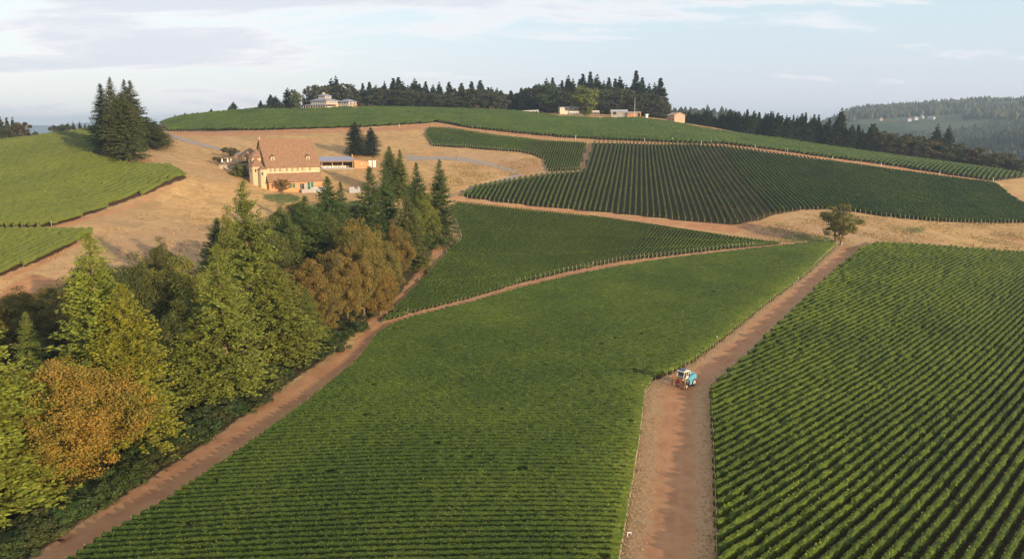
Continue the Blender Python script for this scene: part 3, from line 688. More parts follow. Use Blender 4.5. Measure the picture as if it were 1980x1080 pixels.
def conifer_mesh(h, rad, seed, nbr, npos, spray, profile='fir', bare=0.04, gaps=0.0, lean=0.0, wdt=0.24):
    g = np.random.default_rng(seed)
    t = np.sort(1 - (1 - g.random(nbr)) ** 0.9) * (1 - bare) + bare
    t = np.clip(t, bare, 0.995)
    if profile == 'fir': prof = (1 - t) ** 0.78 * np.clip(0.55 + t * 5.0, 0, 1.0)
    elif profile == 'wide': prof = (1 - t) ** 0.62 * np.clip(0.6 + t * 3.0, 0, 1.0)
    else: prof = (1 - t) ** 0.98 * np.clip(0.8 + t * 3, 0, 1)
    az_ = g.uniform(0, 2 * math.pi, nbr)
    lump = 1 + 0.16 * np.sin(az_ * 2 + t * 9 + seed) + 0.12 * np.sin(az_ * 3 - t * 17 + seed)
    Lb = rad * prof * lump * g.uniform(0.72, 1.12, nbr) + 0.14
    el = np.interp(t, [0, .5, .85, .96, 1], [R(-6), R(6), R(22), R(35), R(75)]) + g.normal(size=nbr) * R(12)
    keep = g.random(nbr) > gaps * (0.5 + 0.5 * np.sin(az_ * 1.0 + t * 14))
    az_, t, Lb, el = az_[keep], t[keep], Lb[keep], el[keep]; nbr = len(t)
    base = np.stack([lean * t * h + 0 * t, 0 * t, t * h], 1)
    dh = np.stack([np.cos(az_), np.sin(az_), 0 * az_], 1)
    u = (np.arange(npos) + 0.5) / npos; u = 0.16 + 0.86 * u
    U = u[None, :] + g.normal(size=(nbr, npos)) * 0.04
    droop = -0.16 * Lb[:, None] * U ** 2 * np.clip(1.3 - t, 0.2, 1.2)[:, None] + 0.10 * Lb[:, None] * U ** 3
    C = base[:, None, :] + dh[:, None, :] * (Lb[:, None] * U * np.cos(el)[:, None])[..., None]
    C[..., 2] += Lb[:, None] * U * np.sin(el)[:, None] + droop + g.normal(size=U.shape) * 0.16
    C[..., :2] += g.normal(size=(nbr, npos, 2)) * 0.14
    fan = np.array([-1.05, -0.35, 0.35, 1.05, 0.0]); nf = len(fan)
    side = np.stack([-dh[:, 1], dh[:, 0], 0 * az_], 1)
    ff = fan[None, None, :] + g.normal(size=(nbr, npos, nf)) * 0.5
    Dd = dh[:, None, None, :] * np.cos(ff)[..., None] + side[:, None, None, :] * np.sin(ff)[..., None]
    Dd[..., 2] += (np.sin(el) * 0.6)[:, None, None] - 0.12 + g.normal(size=ff.shape) * 0.34
    CC = np.broadcast_to(C[:, :, None, :], Dd.shape) + g.normal(size=Dd.shape) * 0.05 * spray
    ln = spray * g.uniform(0.7, 1.3, ff.shape) * np.clip(1.15 - 0.45 * U, .5, 1.2)[..., None] * np.clip(Lb / rad * 1.6, 0.30, 1)[:, None, None]
    up = np.zeros_like(Dd); up[..., 2] = 0.75; up += dh[:, None, None, :] * 0.7 + g.normal(size=Dd.shape) * 0.6
    V = blades(CC.reshape(-1, 3), Dd.reshape(-1, 3), norm(up.reshape(-1, 3)), ln.ravel(), ln.ravel() * wdt, g)
    nq = len(V) // 4
    tb = np.repeat(g.random(nbr) * 0.5, npos * nf); tint = np.clip(0.15 + tb + g.random(nq) * 0.45, 0, 1)
    crown = np_mesh('crown', V, np.arange(nq * 4).reshape(-1, 4), mats=[m_needle], tint=tint)
    mb = MB(); r0 = h * 0.016 + 0.05
    zs = [-0.4, 0.15 * h, 0.45 * h, 0.75 * h, 0.985 * h]; rs = [r0 * 1.25, r0 * .95, r0 * .7, r0 * .4, r0 * .08]
    for i in range(4): mb.bar((lean * max(zs[i], 0), 0, zs[i]), (lean * zs[i + 1], 0, zs[i + 1]), rs[i], 7, rs[i + 1])
    for i in range(0, nbr, max(1, nbr // 46)):
        p = base[i]; q = p + dh[i] * Lb[i] * .75 * math.cos(el[i]) + np.array([0, 0, Lb[i] * .75 * math.sin(el[i]) - .08 * Lb[i]])
        mb.bar(p, q, r0 * 0.22, 4, r0 * .05)
    tr = mb.build('trunk', m_bark); tm = tr.data; bpy.data.objects.remove(tr)
    return crown, tm
def broad_mesh(h, rad, seed, nclump, per, leaf, trunk=0.22, flat=0.0, lm=None, open_=0.0, cr=0.34, droop=0.0, multi=1):
    g = np.random.default_rng(seed)
    zc = h * (trunk + (1 - trunk) * 0.5); hz = h * (1 - trunk) * 0.5
    d = norm(g.normal(size=(nclump, 3))); lob = 1 + 0.20 * np.sin(d[:, 0] * 5 + seed) + 0.18 * np.sin(d[:, 1] * 6 + d[:, 2] * 4 + seed * 2)
    rr = np.where(g.random(nclump) < 0.72, g.uniform(0.72, 0.96, nclump), g.uniform(0.25, 0.7, nclump)) * lob
    sq = 1 - 0.28 * np.clip(-d[:, 2], 0, 1)
    C = np.stack([d[:, 0] * rad * rr * sq, d[:, 1] * rad * rr * sq, zc + d[:, 2] * hz * rr * (1 - flat)], 1)
    cs = rad * cr * g.uniform(0.55, 1.25, nclump)
    out = norm(C - np.array([0, 0, zc - hz * 0.3]))
    e = norm(g.normal(size=(nclump, per, 3)) + out[:, None] * 0.55)
    rad_ = g.random((nclump, per)) ** 0.35
    CC = C[:, None] + e * (cs[:, None] * rad_)[..., None] * np.array([1, 1, 0.72])
    CC = CC.reshape(-1, 3); nn = norm(e.reshape(-1, 3) + 0.8 * g.normal(size=CC.shape) + np.array([0, 0, 0.4]))
    dd = norm(np.cross(nn, g.normal(size=CC.shape))); dd[:, 2] -= 0.25 + droop
    ln = leaf * g.uniform(0.65, 1.35, len(CC))
    V = blades(CC - dd * ln[:, None] * .5, dd, nn, ln, ln * 0.42, g)
    nq = len(V) // 4; tint = np.clip(0.1 + np.repeat(g.random(nclump) * 0.55, per) + g.random(nq) * 0.4, 0, 1)
    crown = np_mesh('crown', V, np.arange(nq * 4).reshape(-1, 4), mats=[lm or m_leafy], tint=tint)
    mb = MB(); r0 = h * 0.018 + 0.06
    for k in range(multi):
        ox, oy = (0, 0) if multi == 1 else (math.cos(k * 2.4) * r0 * 1.8, math.sin(k * 2.4) * r0 * 1.8)
        tx, ty = ox * 2.5 + g.normal() * .04 * h, oy * 2.5 + g.normal() * .03 * h
        mb.bar((ox, oy, -0.4), (ox + tx * .4, oy + ty * .4, h * trunk * 1.2), r0 * 1.25, 8, r0 * .85)
        mb.bar((ox + tx * .4, oy + ty * .4, h * trunk * 1.2), (tx, ty, zc + hz * .2), r0 * .85, 7, r0 * .35)
    for i in g.choice(nclump, min(nclump, 30), replace=False):
        z0 = h * trunk * g.uniform(0.9, 1.9); a = np.array([0, 0, z0]); m_ = a * .45 + C[i] * .55 + np.array([0, 0, h * .03])
        mb.bar(a, m_, r0 * .38, 5, r0 * .22); mb.bar(m_, C[i], r0 * .22, 4, r0 * .06)
    tr = mb.build('trunk', m_bark); tm = tr.data; bpy.data.objects.remove(tr)
    return crown, tm
# prototypes: (crown, trunk, nominal height, nominal radius)
PRO = {
 'fir_a': (*conifer_mesh(26, 5.8, 3, 640, 16, 0.50, 'fir', 0.05, 0.22), 26, 5.8),
 'fir_b': (*conifer_mesh(26, 5.2, 11, 660, 15, 0.48, 'fir', 0.03, 0.06), 26, 5.2),
 'fir_c': (*conifer_mesh(26, 5.8, 19, 520, 16, 0.52, 'wide', 0.22, 0.65), 26, 5.8),
 'fir_d': (*conifer_mesh(24, 6.0, 23, 640, 15, 0.50, 'wide', 0.05, 0.10), 24, 6.0),
 'far_a': (*conifer_mesh(24, 4.3, 31, 240, 6, 1.5, 'spire', 0.04, 0.05, wdt=.32), 24, 4.6),
 'far_b': (*conifer_mesh(24, 5.4, 37, 240, 6, 1.5, 'fir', 0.08, 0.22, wdt=.32), 24, 5.4),
 'far_c': (*conifer_mesh(20, 5.0, 41, 240, 6, 1.5, 'wide', 0.02, 0.05, wdt=.32), 20, 5.0),
 'oak_a': (*broad_mesh(17, 6.6, 5, 260, 210, 0.26, 0.10, cr=.24), 17, 6.6),
 'oak_b': (*broad_mesh(15, 6.4, 8, 240, 200, 0.26, 0.08, cr=.24), 15, 6.4),
 'maple': (*broad_mesh(18, 7.0, 13, 330, 230, 0.25, 0.04, cr=.23, droop=.15, lm=m_maple), 18, 7.0),
 'farleaf_a': (*broad_mesh(15, 6.2, 17, 80, 46, 0.95, 0.04), 15, 6.2),
 'farleaf_b': (*broad_mesh(14, 5.6, 29, 75, 46, 0.92, 0.06), 14, 5.6),
 'bush': (*broad_mesh(3.2, 2.2, 43, 46, 60, 0.34, 0.02), 3.2, 2.2),
 'lone': (*broad_mesh(11, 4.3, 47, 95, 80, 0.34, 0.24, cr=.27, open_=.4, multi=2), 11, 4.3),
 'small': (*broad_mesh(6, 2.6, 53, 50, 60, 0.30, 0.25, cr=.30), 6, 2.6),
}
FIRC = [(0.055, 0.085, 0.030), (0.045, 0.070, 0.028), (0.070, 0.098, 0.030), (0.035, 0.060, 0.028)]
def tree(kind, name, loc, h, r, col, label, cat='tree', group=None, rz=None, tilt=(0, 0)):
    crown, tr, nh, nr = PRO[kind]; k = len([1 for _ in ()])
    root = empty(name, loc, rng.uniform(0, 6.28) if rz is None else rz)
    c = link('crown', crown, root); t = link('trunk', tr, root)
    c.scale = t.scale = (r / nr, r / nr, h / nh); c.color = (*col, 1)
    root.rotation_euler[0] = tilt[0]; root.rotation_euler[1] = tilt[1]
    tag(root, label, cat, group); return root
def tree_px(kind, name, bx, by, top, width, col, label, D=None, **kw):
    """tree whose foot is at pixel (bx, by) on the ground (or at distance D on the line of sight) and whose tip is at pixel row top"""
    if D is None:
        p = T1(bx, by)
    else:
        x = X_of(bx, by, D); p = (x, D, float(H(x, D)))
        for _ in range(3):
            X, Y, f = proj(np.array(p)); p = (p[0] + (bx - X) * f / FPX, D, 0); p = (p[0], D, float(H(p[0], D)))
    x, y, f = proj(np.array(p)); zt = float(at_dist(bx, top, p[1])[2])
    h = max(1.0, zt - p[2]) * (1.03 if kind[:3] in ('fir', 'far') else 1.0); r = width * (0.54 if kind[:3] == 'far' and False else 0.60 if kind[:3] in ('fir', 'far') else 0.56) * f / FPX
    return tree(kind, name, (p[0], p[1], p[2] - 0.1), h, r, col, label, **kw)
YG, DG, OR, OL, BR = (0.125, 0.150, 0.030), (0.040, 0.062, 0.030), (0.20, 0.145, 0.020), (0.110, 0.105, 0.030), (0.165, 0.110, 0.040)
GB = 'trees of the foreground belt'
# (kind, name, foot x, foot y, top y, width px, colour, label)
BELT = [
 ('fir_b','fir_tree',5,985,605,270,(0.135,0.155,0.035),'huge yellow green fir at the bottom left corner of the picture'),
 ('fir_a','fir_tree',-70,960,640,250,(0.12,0.14,0.035),'big yellow green fir cut by the left edge of the picture'),
 ('fir_b','fir_tree',72,800,610,90,(0.10,0.125,0.035),'slim pointed young fir rising behind the orange maple'),
 ('maple','maple_tree',145,935,700,215,OR,'rounded orange yellow maple between two big firs at lower left'),
 ('fir_a','fir_tree',212,850,458,215,(0.125,0.150,0.032),'tall ragged yellow green fir with open upper branches, behind the broad leafy tree'),
 ('fir_d','fir_tree',262,868,560,180,(0.145,0.145,0.026),'broad yellow green fir with leafy low branches right of the orange maple'),
 ('fir_b','fir_tree',392,775,600,125,(0.130,0.150,0.038),'short pointed fir standing in front of the taller firs beside the track'),
 ('fir_a','fir_tree',440,772,480,160,(0.120,0.140,0.038),'tall dense yellow green fir with a rust coloured trunk showing at its foot'),
 ('fir_c','fir_tree',492,700,362,135,(0.100,0.120,0.035),'tallest thin topped fir left of the winery lawn'),
 ('fir_d','fir_tree',540,700,520,150,(0.115,0.130,0.035),'wide olive green fir in front of the rusty oak'),
 ('fir_b','fir_tree',596,672,560,80,(0.095,0.120,0.035),'small fir at the end of the belt beside the track'),
 ('oak_a','oak_tree',598,640,500,80,(0.125,0.092,0.040),'rusty brown oak behind the wide olive fir'),
 ('oak_b','oak_tree',628,645,545,60,(0.115,0.095,0.040),'smaller dull brown oak between the olive fir and the large rusty oak'),
 ('oak_a','oak_tree',672,625,470,74,(0.120,0.095,0.042),'large rust brown oak nearest the lane junction'),
 ('oak_b','oak_tree',705,615,448,74,(0.115,0.100,0.040),'tall olive brown oak directly right of the large rusty oak'),
 ('oak_b','oak_tree',742,585,470,66,(0.105,0.095,0.038),'olive brown oak at the right side of the rusty group'),
 ('oak_b','oak_tree',768,545,440,56,(0.110,0.085,0.036),'narrow brown oak touching the olive fir at the right of the belt'),
 ('fir_d','fir_tree',432,600,428,100,(0.075,0.095,0.035),'dull green fir left of the tallest fir'),
 ('fir_b','fir_tree',598,565,385,120,(0.060,0.090,0.030),'dark fir with sunlit right side left of the oaks'),
 ('fir_d','fir_tree',640,520,348,84,(0.045,0.075,0.030),'dark fir just below the stacked crates of the winery'),
 ('fir_b','fir_tree',664,505,356,60,(0.050,0.075,0.030),'narrow dark fir beside the wall of crates'),
 ('fir_b','fir_tree',720,508,328,92,(0.045,0.070,0.030),'dark pointed fir left of the gravel loop'),
 ('fir_a','fir_tree',750,500,334,76,(0.050,0.078,0.030),'dark fir leaning against its pointed neighbour'),
 ('fir_b','fir_tree',790,520,385,88,(0.085,0.095,0.035),'olive fir with brownish needles in front of the dark pair'),
 ('fir_a','fir_tree',808,478,318,66,(0.040,0.066,0.028),'dark narrow fir third from the right end of the belt'),
 ('fir_a','fir_tree',852,474,313,78,(0.055,0.075,0.030),'tall fir with bare lower trunk at the right end of the belt'),
 ('fir_d','fir_tree',755,380,286,48,(0.065,0.090,0.030),'medium fir directly right of the orange winery wing'),
 ('fir_b','fir_tree',775,382,292,44,(0.085,0.105,0.030),'lighter fir of the pair right of the orange winery wing'),
 ('oak_b','broadleaf_tree',815,480,375,60,(0.085,0.105,0.028),'leafy green tree tucked between the firs at the right end of the belt'),
 ('oak_b','broadleaf_tree',640,560,430,90,(0.055,0.068,0.028),'dark leafy tree below the dark firs of the winery'),
 ('oak_a','broadleaf_tree',520,590,420,100,(0.060,0.075,0.028),'deep green leafy tree right of the tallest fir'),
 ('oak_b','broadleaf_tree',580,470,395,60,(0.050,0.075,0.028),'small green tree at the upper edge of the belt'),
 ('oak_b','broadleaf_tree',690,470,400,70,(0.055,0.062,0.028),'dusky tree between the two pairs of dark firs'),
 ('oak_a','broadleaf_tree',470,640,520,120,(0.075,0.080,0.028),'olive leafy tree in the heart of the belt'),
 ('oak_b','broadleaf_tree',180,640,520,90,(0.060,0.060,0.028),'brownish green tree at the meadow side left of the ragged fir'),
 ('oak_b','broadleaf_tree',20,620,575,70,(0.11,0.08,0.030),'low golden brown tree at the left edge of the meadow'),
 ('oak_b','broadleaf_tree',100,620,560,80,(0.09,0.08,0.030),'low olive brown tree beside the meadow at the left'),
 ('oak_b','broadleaf_tree',460,620,430,80,(0.095,0.105,0.030),'low olive leafy tree behind the firs'),
 ('oak_b','broadleaf_tree',545,520,410,60,(0.060,0.085,0.028),'deep green round tree just below the lawn'),
 ('oak_a','broadleaf_tree',690,560,425,90,(0.100,0.085,0.035),'brownish leafy tree behind the big rusty oaks'),
 ('oak_b','broadleaf_tree',318,620,480,66,(0.060,0.065,0.025),'dark round tree standing alone against the meadow'),
 ('oak_a','broadleaf_tree',360,690,500,150,(0.100,0.105,0.030),'olive leafy tree in the middle of the belt behind the firs'),
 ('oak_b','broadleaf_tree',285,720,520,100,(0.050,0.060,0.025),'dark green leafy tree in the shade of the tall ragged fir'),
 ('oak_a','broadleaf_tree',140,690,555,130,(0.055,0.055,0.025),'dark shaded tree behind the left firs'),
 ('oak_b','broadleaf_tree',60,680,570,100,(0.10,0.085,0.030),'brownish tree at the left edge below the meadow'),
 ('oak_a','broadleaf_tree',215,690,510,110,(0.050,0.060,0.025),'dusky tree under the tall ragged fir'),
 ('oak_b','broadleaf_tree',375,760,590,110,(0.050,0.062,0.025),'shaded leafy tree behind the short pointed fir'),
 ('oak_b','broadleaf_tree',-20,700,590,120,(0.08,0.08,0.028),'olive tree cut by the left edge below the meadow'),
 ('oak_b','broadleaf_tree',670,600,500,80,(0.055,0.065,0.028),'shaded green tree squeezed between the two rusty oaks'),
 ('oak_b','broadleaf_tree',735,610,530,70,(0.13,0.095,0.038),'low brown oak at the right foot of the large rusty oak'),
]
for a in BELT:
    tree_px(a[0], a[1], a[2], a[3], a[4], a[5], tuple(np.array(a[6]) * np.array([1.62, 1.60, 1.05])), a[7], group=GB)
# clump on the left hill
for i, (bx, by, top, wd, c, lb, D) in enumerate([
    (205,288,166,46,(0.07,0.09,0.035),'leftmost dark fir of the tall clump on the left hill',None), (225,292,153,44,(0.085,0.105,0.035),'tallest fir of the clump on the left hill',None),
    (262,286,160,48,(0.08,0.095,0.035),'right hand tall fir of the clump on the left hill',None), (250,278,157,40,(0.050,0.068,0.030),'fir at the back of the clump on the left hill',None),
    (244,311,184,70,(0.10,0.115,0.04),'broad front fir of the clump on the left hill',None), (215,300,215,50,(0.04,0.06,0.03),'low dark fir at the left foot of the clump on the left hill',None),
    (288,288,228,56,(0.08,0.10,0.03),'shorter bushy fir right of the clump on the left hill',None), (303,282,236,46,(0.045,0.060,0.026),'rightmost low dark fir of the clump on the left hill',None)]):
    tree_px('fir_d' if i in (4, 6, 7) else ('fir_b', 'fir_a')[i % 2], 'fir_tree', bx, by, top, wd * 1.3, c, lb, group='firs of the clump on the left hill')
tree_px('fir_d', 'fir_tree', 688, 300, 238, 46, (0.030, 0.050, 0.032), 'larger of the two dark bluish firs behind the flat roofed wing')
tree_px('fir_d', 'fir_tree', 718, 301, 248, 40, (0.032, 0.052, 0.032), 'smaller of the two dark bluish firs behind the flat roofed wing')
tree_px('lone', 'lone_tree', 1622, 474, 399, 66, (0.14, 0.14, 0.035), 'lone thin leafy tree with two trunks beside the top of the earth road', rz=0.4)
tree_px('small', 'small_tree', 547, 374, 345, 24, (0.20, 0.15, 0.05), 'small yellowing tree in front of the orange winery base')
tree_px('small', 'round_tree', 446, 306, 284, 30, (0.085, 0.085, 0.03), 'round olive tree behind the terrace tables')
tree_px('small', 'round_tree', 424, 318, 302, 22, (0.085, 0.090, 0.03), 'small round tree left of the terrace tables')
tree_px('bush', 'round_bush', 462, 342, 318, 28, (0.10, 0.115, 0.03), 'round clipped bush below the terrace at the winery corner')
tree_px('bush', 'dark_bush', 471, 330, 313, 24, (0.045, 0.065, 0.025), 'dark bush against the round tower of the winery')
# undergrowth along the track
for i, (x, y) in enumerate(resample([(20,1088),(110,1030),(230,952),(340,884),(430,822),(500,776),(580,722),(640,682),(680,652),(705,625),(760,560),(800,510)], 64)):
    k_ = i % 2; x += rng.normal() * 5 - 10 - 16 * k_; y += rng.normal() * 3 - 4 - 14 * k_
    tree_px('bush', 'shrub', x, y, y - rng.uniform(16, 30) * (y / 900), rng.uniform(44, 76) * (y / 900), (0.050 + .02 * rng.random(), 0.075 + .02 * rng.random(), 0.025),
            'dark green shrub in the undergrowth along the earth track', cat='shrub', group='shrubs along the earth track')
# trees on the ridge line: (foot x, top y, width, kind, colour)
GR = 'trees along the ridge top'
DKG = (0.034, 0.052, 0.032); DKB = (0.052, 0.060, 0.034)
FIRS = [(x, 168 + 9 * math.sin(x * 1.7), 26) for x in np.arange(722, 990, 19)] + [(x, 163 + 8 * math.sin(x * 1.3), 28) for x in np.arange(1060, 1260, 20)] + [(505,195,14),(525,184,22),(534,186,20),(558,171,20),(573,177,18),(590,190,16),(643,153,22),(652,149,22),(703,162,18),(716,160,24),(728,165,18),(745,158,14),(762,153,26),(772,151,28),(790,166,20),
        (803,153,24),(812,163,18),(824,159,20),(838,165,20),(850,160,18),(869,160,24),(880,172,20),(893,166,20),(913,176,20),(929,157,28),(944,170,22),(961,171,18),(978,182,18),(1008,171,22),(1022,180,20),
        (1035,165,20),(1056,153,20),(1068,152,22),(1086,157,20),(1098,148,24),(1107,154,22),(1126,145,26),(1140,141,26),(1153,146,26),(1166,158,20),(1176,152,24),(1188,154,24),(1197,150,26),(1210,165,22),
        (1228,139,30),(1240,152,26),(1253,163,22),(1264,162,22),(1275,153,32),(1285,190,22),(453,197,16),(445,206,12)]
for i, (x, tp, wd) in enumerate(FIRS):
    D = 655 + 45 * rng.random() if x > 560 else 590 + 25 * rng.random()
    gy_ = 214 if x < 1100 else 222
    side_ = 'left of the white house' if x < 590 else ('between the white house and the gap' if x < 960 else ('left of the flagpole' if x < 1226 else 'right of the flagpole'))
    tree_px(('far_b', 'far_a', 'far_a', 'far_b')[i % 4], 'ridge_fir', x, gy_, tp, wd * 1.35, tuple(np.array(DKG) * rng.uniform(.8, 1.3)), 'dark pointed fir on the ridge skyline, ' + side_, D=D, group='ridge firs ' + side_)
LEAFY = [(606,170,30),(625,168,34),(640,172,30),(670,165,30),(688,172,26),(735,172,30),(755,178,32),(780,180,30),(798,178,30),(820,182,30),(842,184,28),(862,184,28),(880,186,28),(900,186,28),(920,184,30),(950,184,26),(968,186,26),
         (1000,188,26),(1018,176,26),(1030,172,30),(1045,168,34),(1075,172,34),(1090,176,30),(1112,178,30),(1150,180,36),(1168,176,34),(1185,188,32),(1205,190,34),(1218,196,24),(1250,186,26),(1270,190,28),(515,203,16),(496,208,18),(483,210,14),(545,202,14)]
LEAFY += [(x, 181 + 6 * math.sin(x), 40) for x in np.arange(700, 990, 12)] + [(x, 180 + 6 * math.sin(x), 42) for x in np.arange(1000, 1270, 12)]
FIRS2 = 1
for i, (x, tp, wd) in enumerate(LEAFY):
    D = 648 + 25 * rng.random() if x > 560 else 590
    side_ = 'left of the white house' if x < 590 else ('between the white house and the gap' if x < 960 else 'behind the low cream house')
    tree_px(('farleaf_a', 'farleaf_b')[i % 2], 'ridge_tree', x, 214 if x < 1100 else 222, tp, wd * 1.1, tuple(np.array(DKB) * rng.uniform(.8, 1.3)), 'dark rounded tree in the ridge grove, ' + side_, D=D, group='ridge leafy trees ' + side_)
tree_px('farleaf_a', 'bright_tree', 1130, 217, 169, 38, (0.115, 0.150, 0.035), 'bright yellow green round tree beside the low cream house', D=612)
tree_px('farleaf_b', 'green_tree', 1060, 215, 165, 30, (0.045, 0.075, 0.030), 'mid green round tree left of the low cream house', D=630)
tree_px('farleaf_b', 'pale_tree', 571, 212, 176, 17, (0.075, 0.100, 0.040), 'pale green slender tree left of the white house', D=596)
for x, tp in ((699, 199), (716, 202), (950, 205), (922, 203)):
    tree_px('small', 'young_tree', x, 213, tp, 8, (0.17, 0.12, 0.06), 'small bare brownish young tree on the ridge edge', D=640, group='young trees on the ridge edge')
for x, tp, D in ((409, 210, 572), (358, 218, 565), (339, 222, 565)):
    tree_px('far_a', 'distant_fir', x, 232, tp, 9, DKG, 'tiny dark fir poking over the left end of the ridge block', D=D, group='tiny firs over the ridge block')
# belt along the right shoulder
GRt = 'trees along the right shoulder of the hill'
xs_ = np.concatenate([np.arange(1322, 1610, 7.5), np.arange(1612, 1700, 11)])
for i, x in enumerate(xs_):
    gy_ = np.interp(x, [1300, 1400, 1500, 1600, 1700, 1800, 1900, 1980], [236, 252, 272, 286, 300, 312, 325, 336]); Dc = np.interp(x, [1300, 1500, 1700, 1960], [610, 575, 552, 512])
    tp = np.interp(x, [1320, 1350, 1450, 1550, 1600, 1650, 1700], [220, 215, 219, 222, 232, 244, 250]) + rng.normal() * 4
    tree_px(('far_c', 'far_a', 'far_b')[i % 3], 'shoulder_fir', x + rng.normal() * 2, gy_, tp, rng.uniform(17, 26), tuple(np.array((0.032, 0.052, 0.030)) * rng.uniform(.75, 1.35)),
            'dark green fir in the dense stand along the right shoulder', D=Dc + rng.uniform(8, 26), group='firs of the stand along the right shoulder')
SH = [('far_b',1622,211,34,(0.04,0.05,0.028),'tallest dark fir above the stand on the right shoulder'),('far_b',1616,238,30,(0.085,0.075,0.04),'brownish fir below the tallest fir of the right shoulder'),
      ('far_b',1646,245,22,(0.13,0.10,0.05),'thin rusty fir right of the tallest fir'),('far_c',1686,242,30,(0.045,0.07,0.03),'pointed green fir in the middle of the right shoulder'),
      ('far_b',1806,241,26,(0.03,0.05,0.032),'left fir of the isolated pair rising above the right shoulder'),('far_b',1828,244,30,(0.03,0.05,0.032),'right fir of the isolated pair rising above the right shoulder')]
for k_, x, tp, wd, c, lb in SH:
    Dc = np.interp(x, [1300, 1500, 1700, 1960], [610, 575, 552, 512])
    tree_px(k_, 'shoulder_fir', x, np.interp(x, [1600, 1700, 1800, 1900], [286, 300, 312, 325]), tp, wd, c, lb, D=Dc + 12, group='tall firs of the right shoulder')
for i, x in enumerate(np.arange(1640, 2010, 13)):
    gy_ = np.interp(x, [1500, 1600, 1700, 1800, 1900, 1980], [272, 286, 300, 312, 325, 336]); Dc = np.interp(x, [1300, 1500, 1700, 1960], [610, 575, 552, 512])
    tp = np.interp(x, [1640, 1700, 1760, 1800, 1850, 1900, 1950, 2000], [258, 262, 264, 276, 285, 296, 312, 322]) + rng.normal() * 4
    c = [(0.045, 0.06, 0.028), (0.07, 0.065, 0.03), (0.05, 0.062, 0.028), (0.10, 0.075, 0.032)][int(rng.integers(0, 4))]
    tree_px(('farleaf_a', 'farleaf_b')[i % 2], 'shoulder_tree', x, gy_, tp, rng.uniform(28, 42), c, 'rounded tree in the row falling down the right shoulder', D=Dc + rng.uniform(8, 22), group='leafy trees of the right shoulder')
# left skyline trees behind the big left block
for i, (x, tp, wd, k_) in enumerate([(-6,232,30,'far_b'),(8,227,24,'far_b'),(20,229,22,'far_a'),(31,228,20,'far_b'),(14,245,30,'farleaf_a'),(44,240,30,'farleaf_b'),(62,258,14,'farleaf_a'),(72,257,12,'farleaf_a'),
     (112,246,24,'farleaf_a'),(126,243,26,'farleaf_b'),(136,237,12,'far_b'),(146,236,14,'far_b'),(158,236,16,'far_b'),(168,240,14,'far_b'),(176,241,14,'far_b'),(185,246,20,'farleaf_b')]):
    c = (0.07, 0.055, 0.035) if x == 44 else DKB
    tree_px(k_, 'skyline_tree', x, 262, tp, wd, c, 'dark tree on the left skyline beyond the big sunlit block', D=455 + 20 * rng.random(), group='trees on the left skyline')

# far woods as one mass: small conifers scattered over the distant hills
def wood(name, n, xr, yr, cond, hr, label, col):
    x = rng.uniform(*xr, n); y = rng.uniform(*yr, n); k = cond(x, y); x, y = x[k], y[k]; z = H(x, y); n = len(x)
    hh = rng.uniform(*hr, n); rr = hh * rng.uniform(0.16, 0.32, n); m = 6
    blob = rng.random(n) < 0.45
    a = np.linspace(0, 2 * math.pi, m, endpoint=False)[None] + rng.uniform(0, 6, n)[:, None]
    lv = [(0.0, 0.75), (0.3, 1.0), (0.62, 0.62)]
    rings = []
    for f, q in lv:
        q_ = np.where(blob & (f > .5), q * 1.5, q)[:, None] * rr[:, None] * (1 + .28 * rng.normal(size=(n, m)))
        rings.append(np.stack([x[:, None] + np.cos(a) * q_, y[:, None] + np.sin(a) * q_, (z + hh * f * np.where(blob, .8, 1.0))[:, None] + hh[:, None] * .05 * rng.normal(size=(n, m))], -1))
    top = np.stack([x, y, z + hh * np.where(blob, .82, 1.0)], -1)[:, None]
    V = np.concatenate(rings + [top], 1); per = V.shape[1]; b = (np.arange(n) * per)[:, None]; i = np.arange(m)[None]; j = (i + 1) % m
    Q = np.concatenate([np.stack([b + r * m + i, b + r * m + j, b + (r + 1) * m + j, b + (r + 1) * m + i], -1).reshape(-1, 4) for r in range(2)])
    Tt = np.stack([b + 2 * m + i, b + 2 * m + j, b + 3 * m + 0 * i], -1).reshape(-1, 3)
    ti = rng.random(n); tint = np.concatenate([np.repeat(ti, m)] * 3)
    o = link(name, np_mesh(name, V.reshape(-1, 3), Q, Tt, mats=[m_leafy], tint=tint)); o.color = (*col, 1); tag(o, label, 'wood', kind='stuff'); return o
def hillnoise(x, y, s=1.0): return np.sin(x / 150 * s + 1.3) * np.sin(y / 90 * s + .5) + 0.6 * np.sin(x / 61 * s + y / 83 * s)
wood('distant_wood', 17000, (700, 3000), (1950, 3250), lambda x, y: (x / y > 0.36) & ((hillnoise(x, y) > -0.25) | (y > 2650)) & ((y > 2230) | (hillnoise(x, y) > 0.7) | (x / y > .56)), (14, 26), 'hazy mixed wood covering the far ridge on the right', (0.075, 0.085, 0.040))
wood('hillside_wood', 8000, (520, 1500), (1150, 1850), lambda x, y: (hillnoise(x, y, 1.4) > -1.1) & (x / y > .445), (13, 24), 'bluish dark wood on the nearer hillside at the right edge', (0.040, 0.055, 0.034))
wood('knoll_wood', 1800, (20, 620), (1080, 1500), lambda x, y: np.hypot((x - 290) / 270, (y - 1260) / 180) < 1, (13, 24), 'pale hazy wood on the knoll behind the tan house', (0.045, 0.060, 0.038))
wood('gap_wood', 1500, (500, 1100), (2000, 2700), lambda x, y: (x / y > .2) & (x / y < .38), (13, 22), 'faint wood on the low hills beyond the right shoulder', (0.055, 0.070, 0.040))
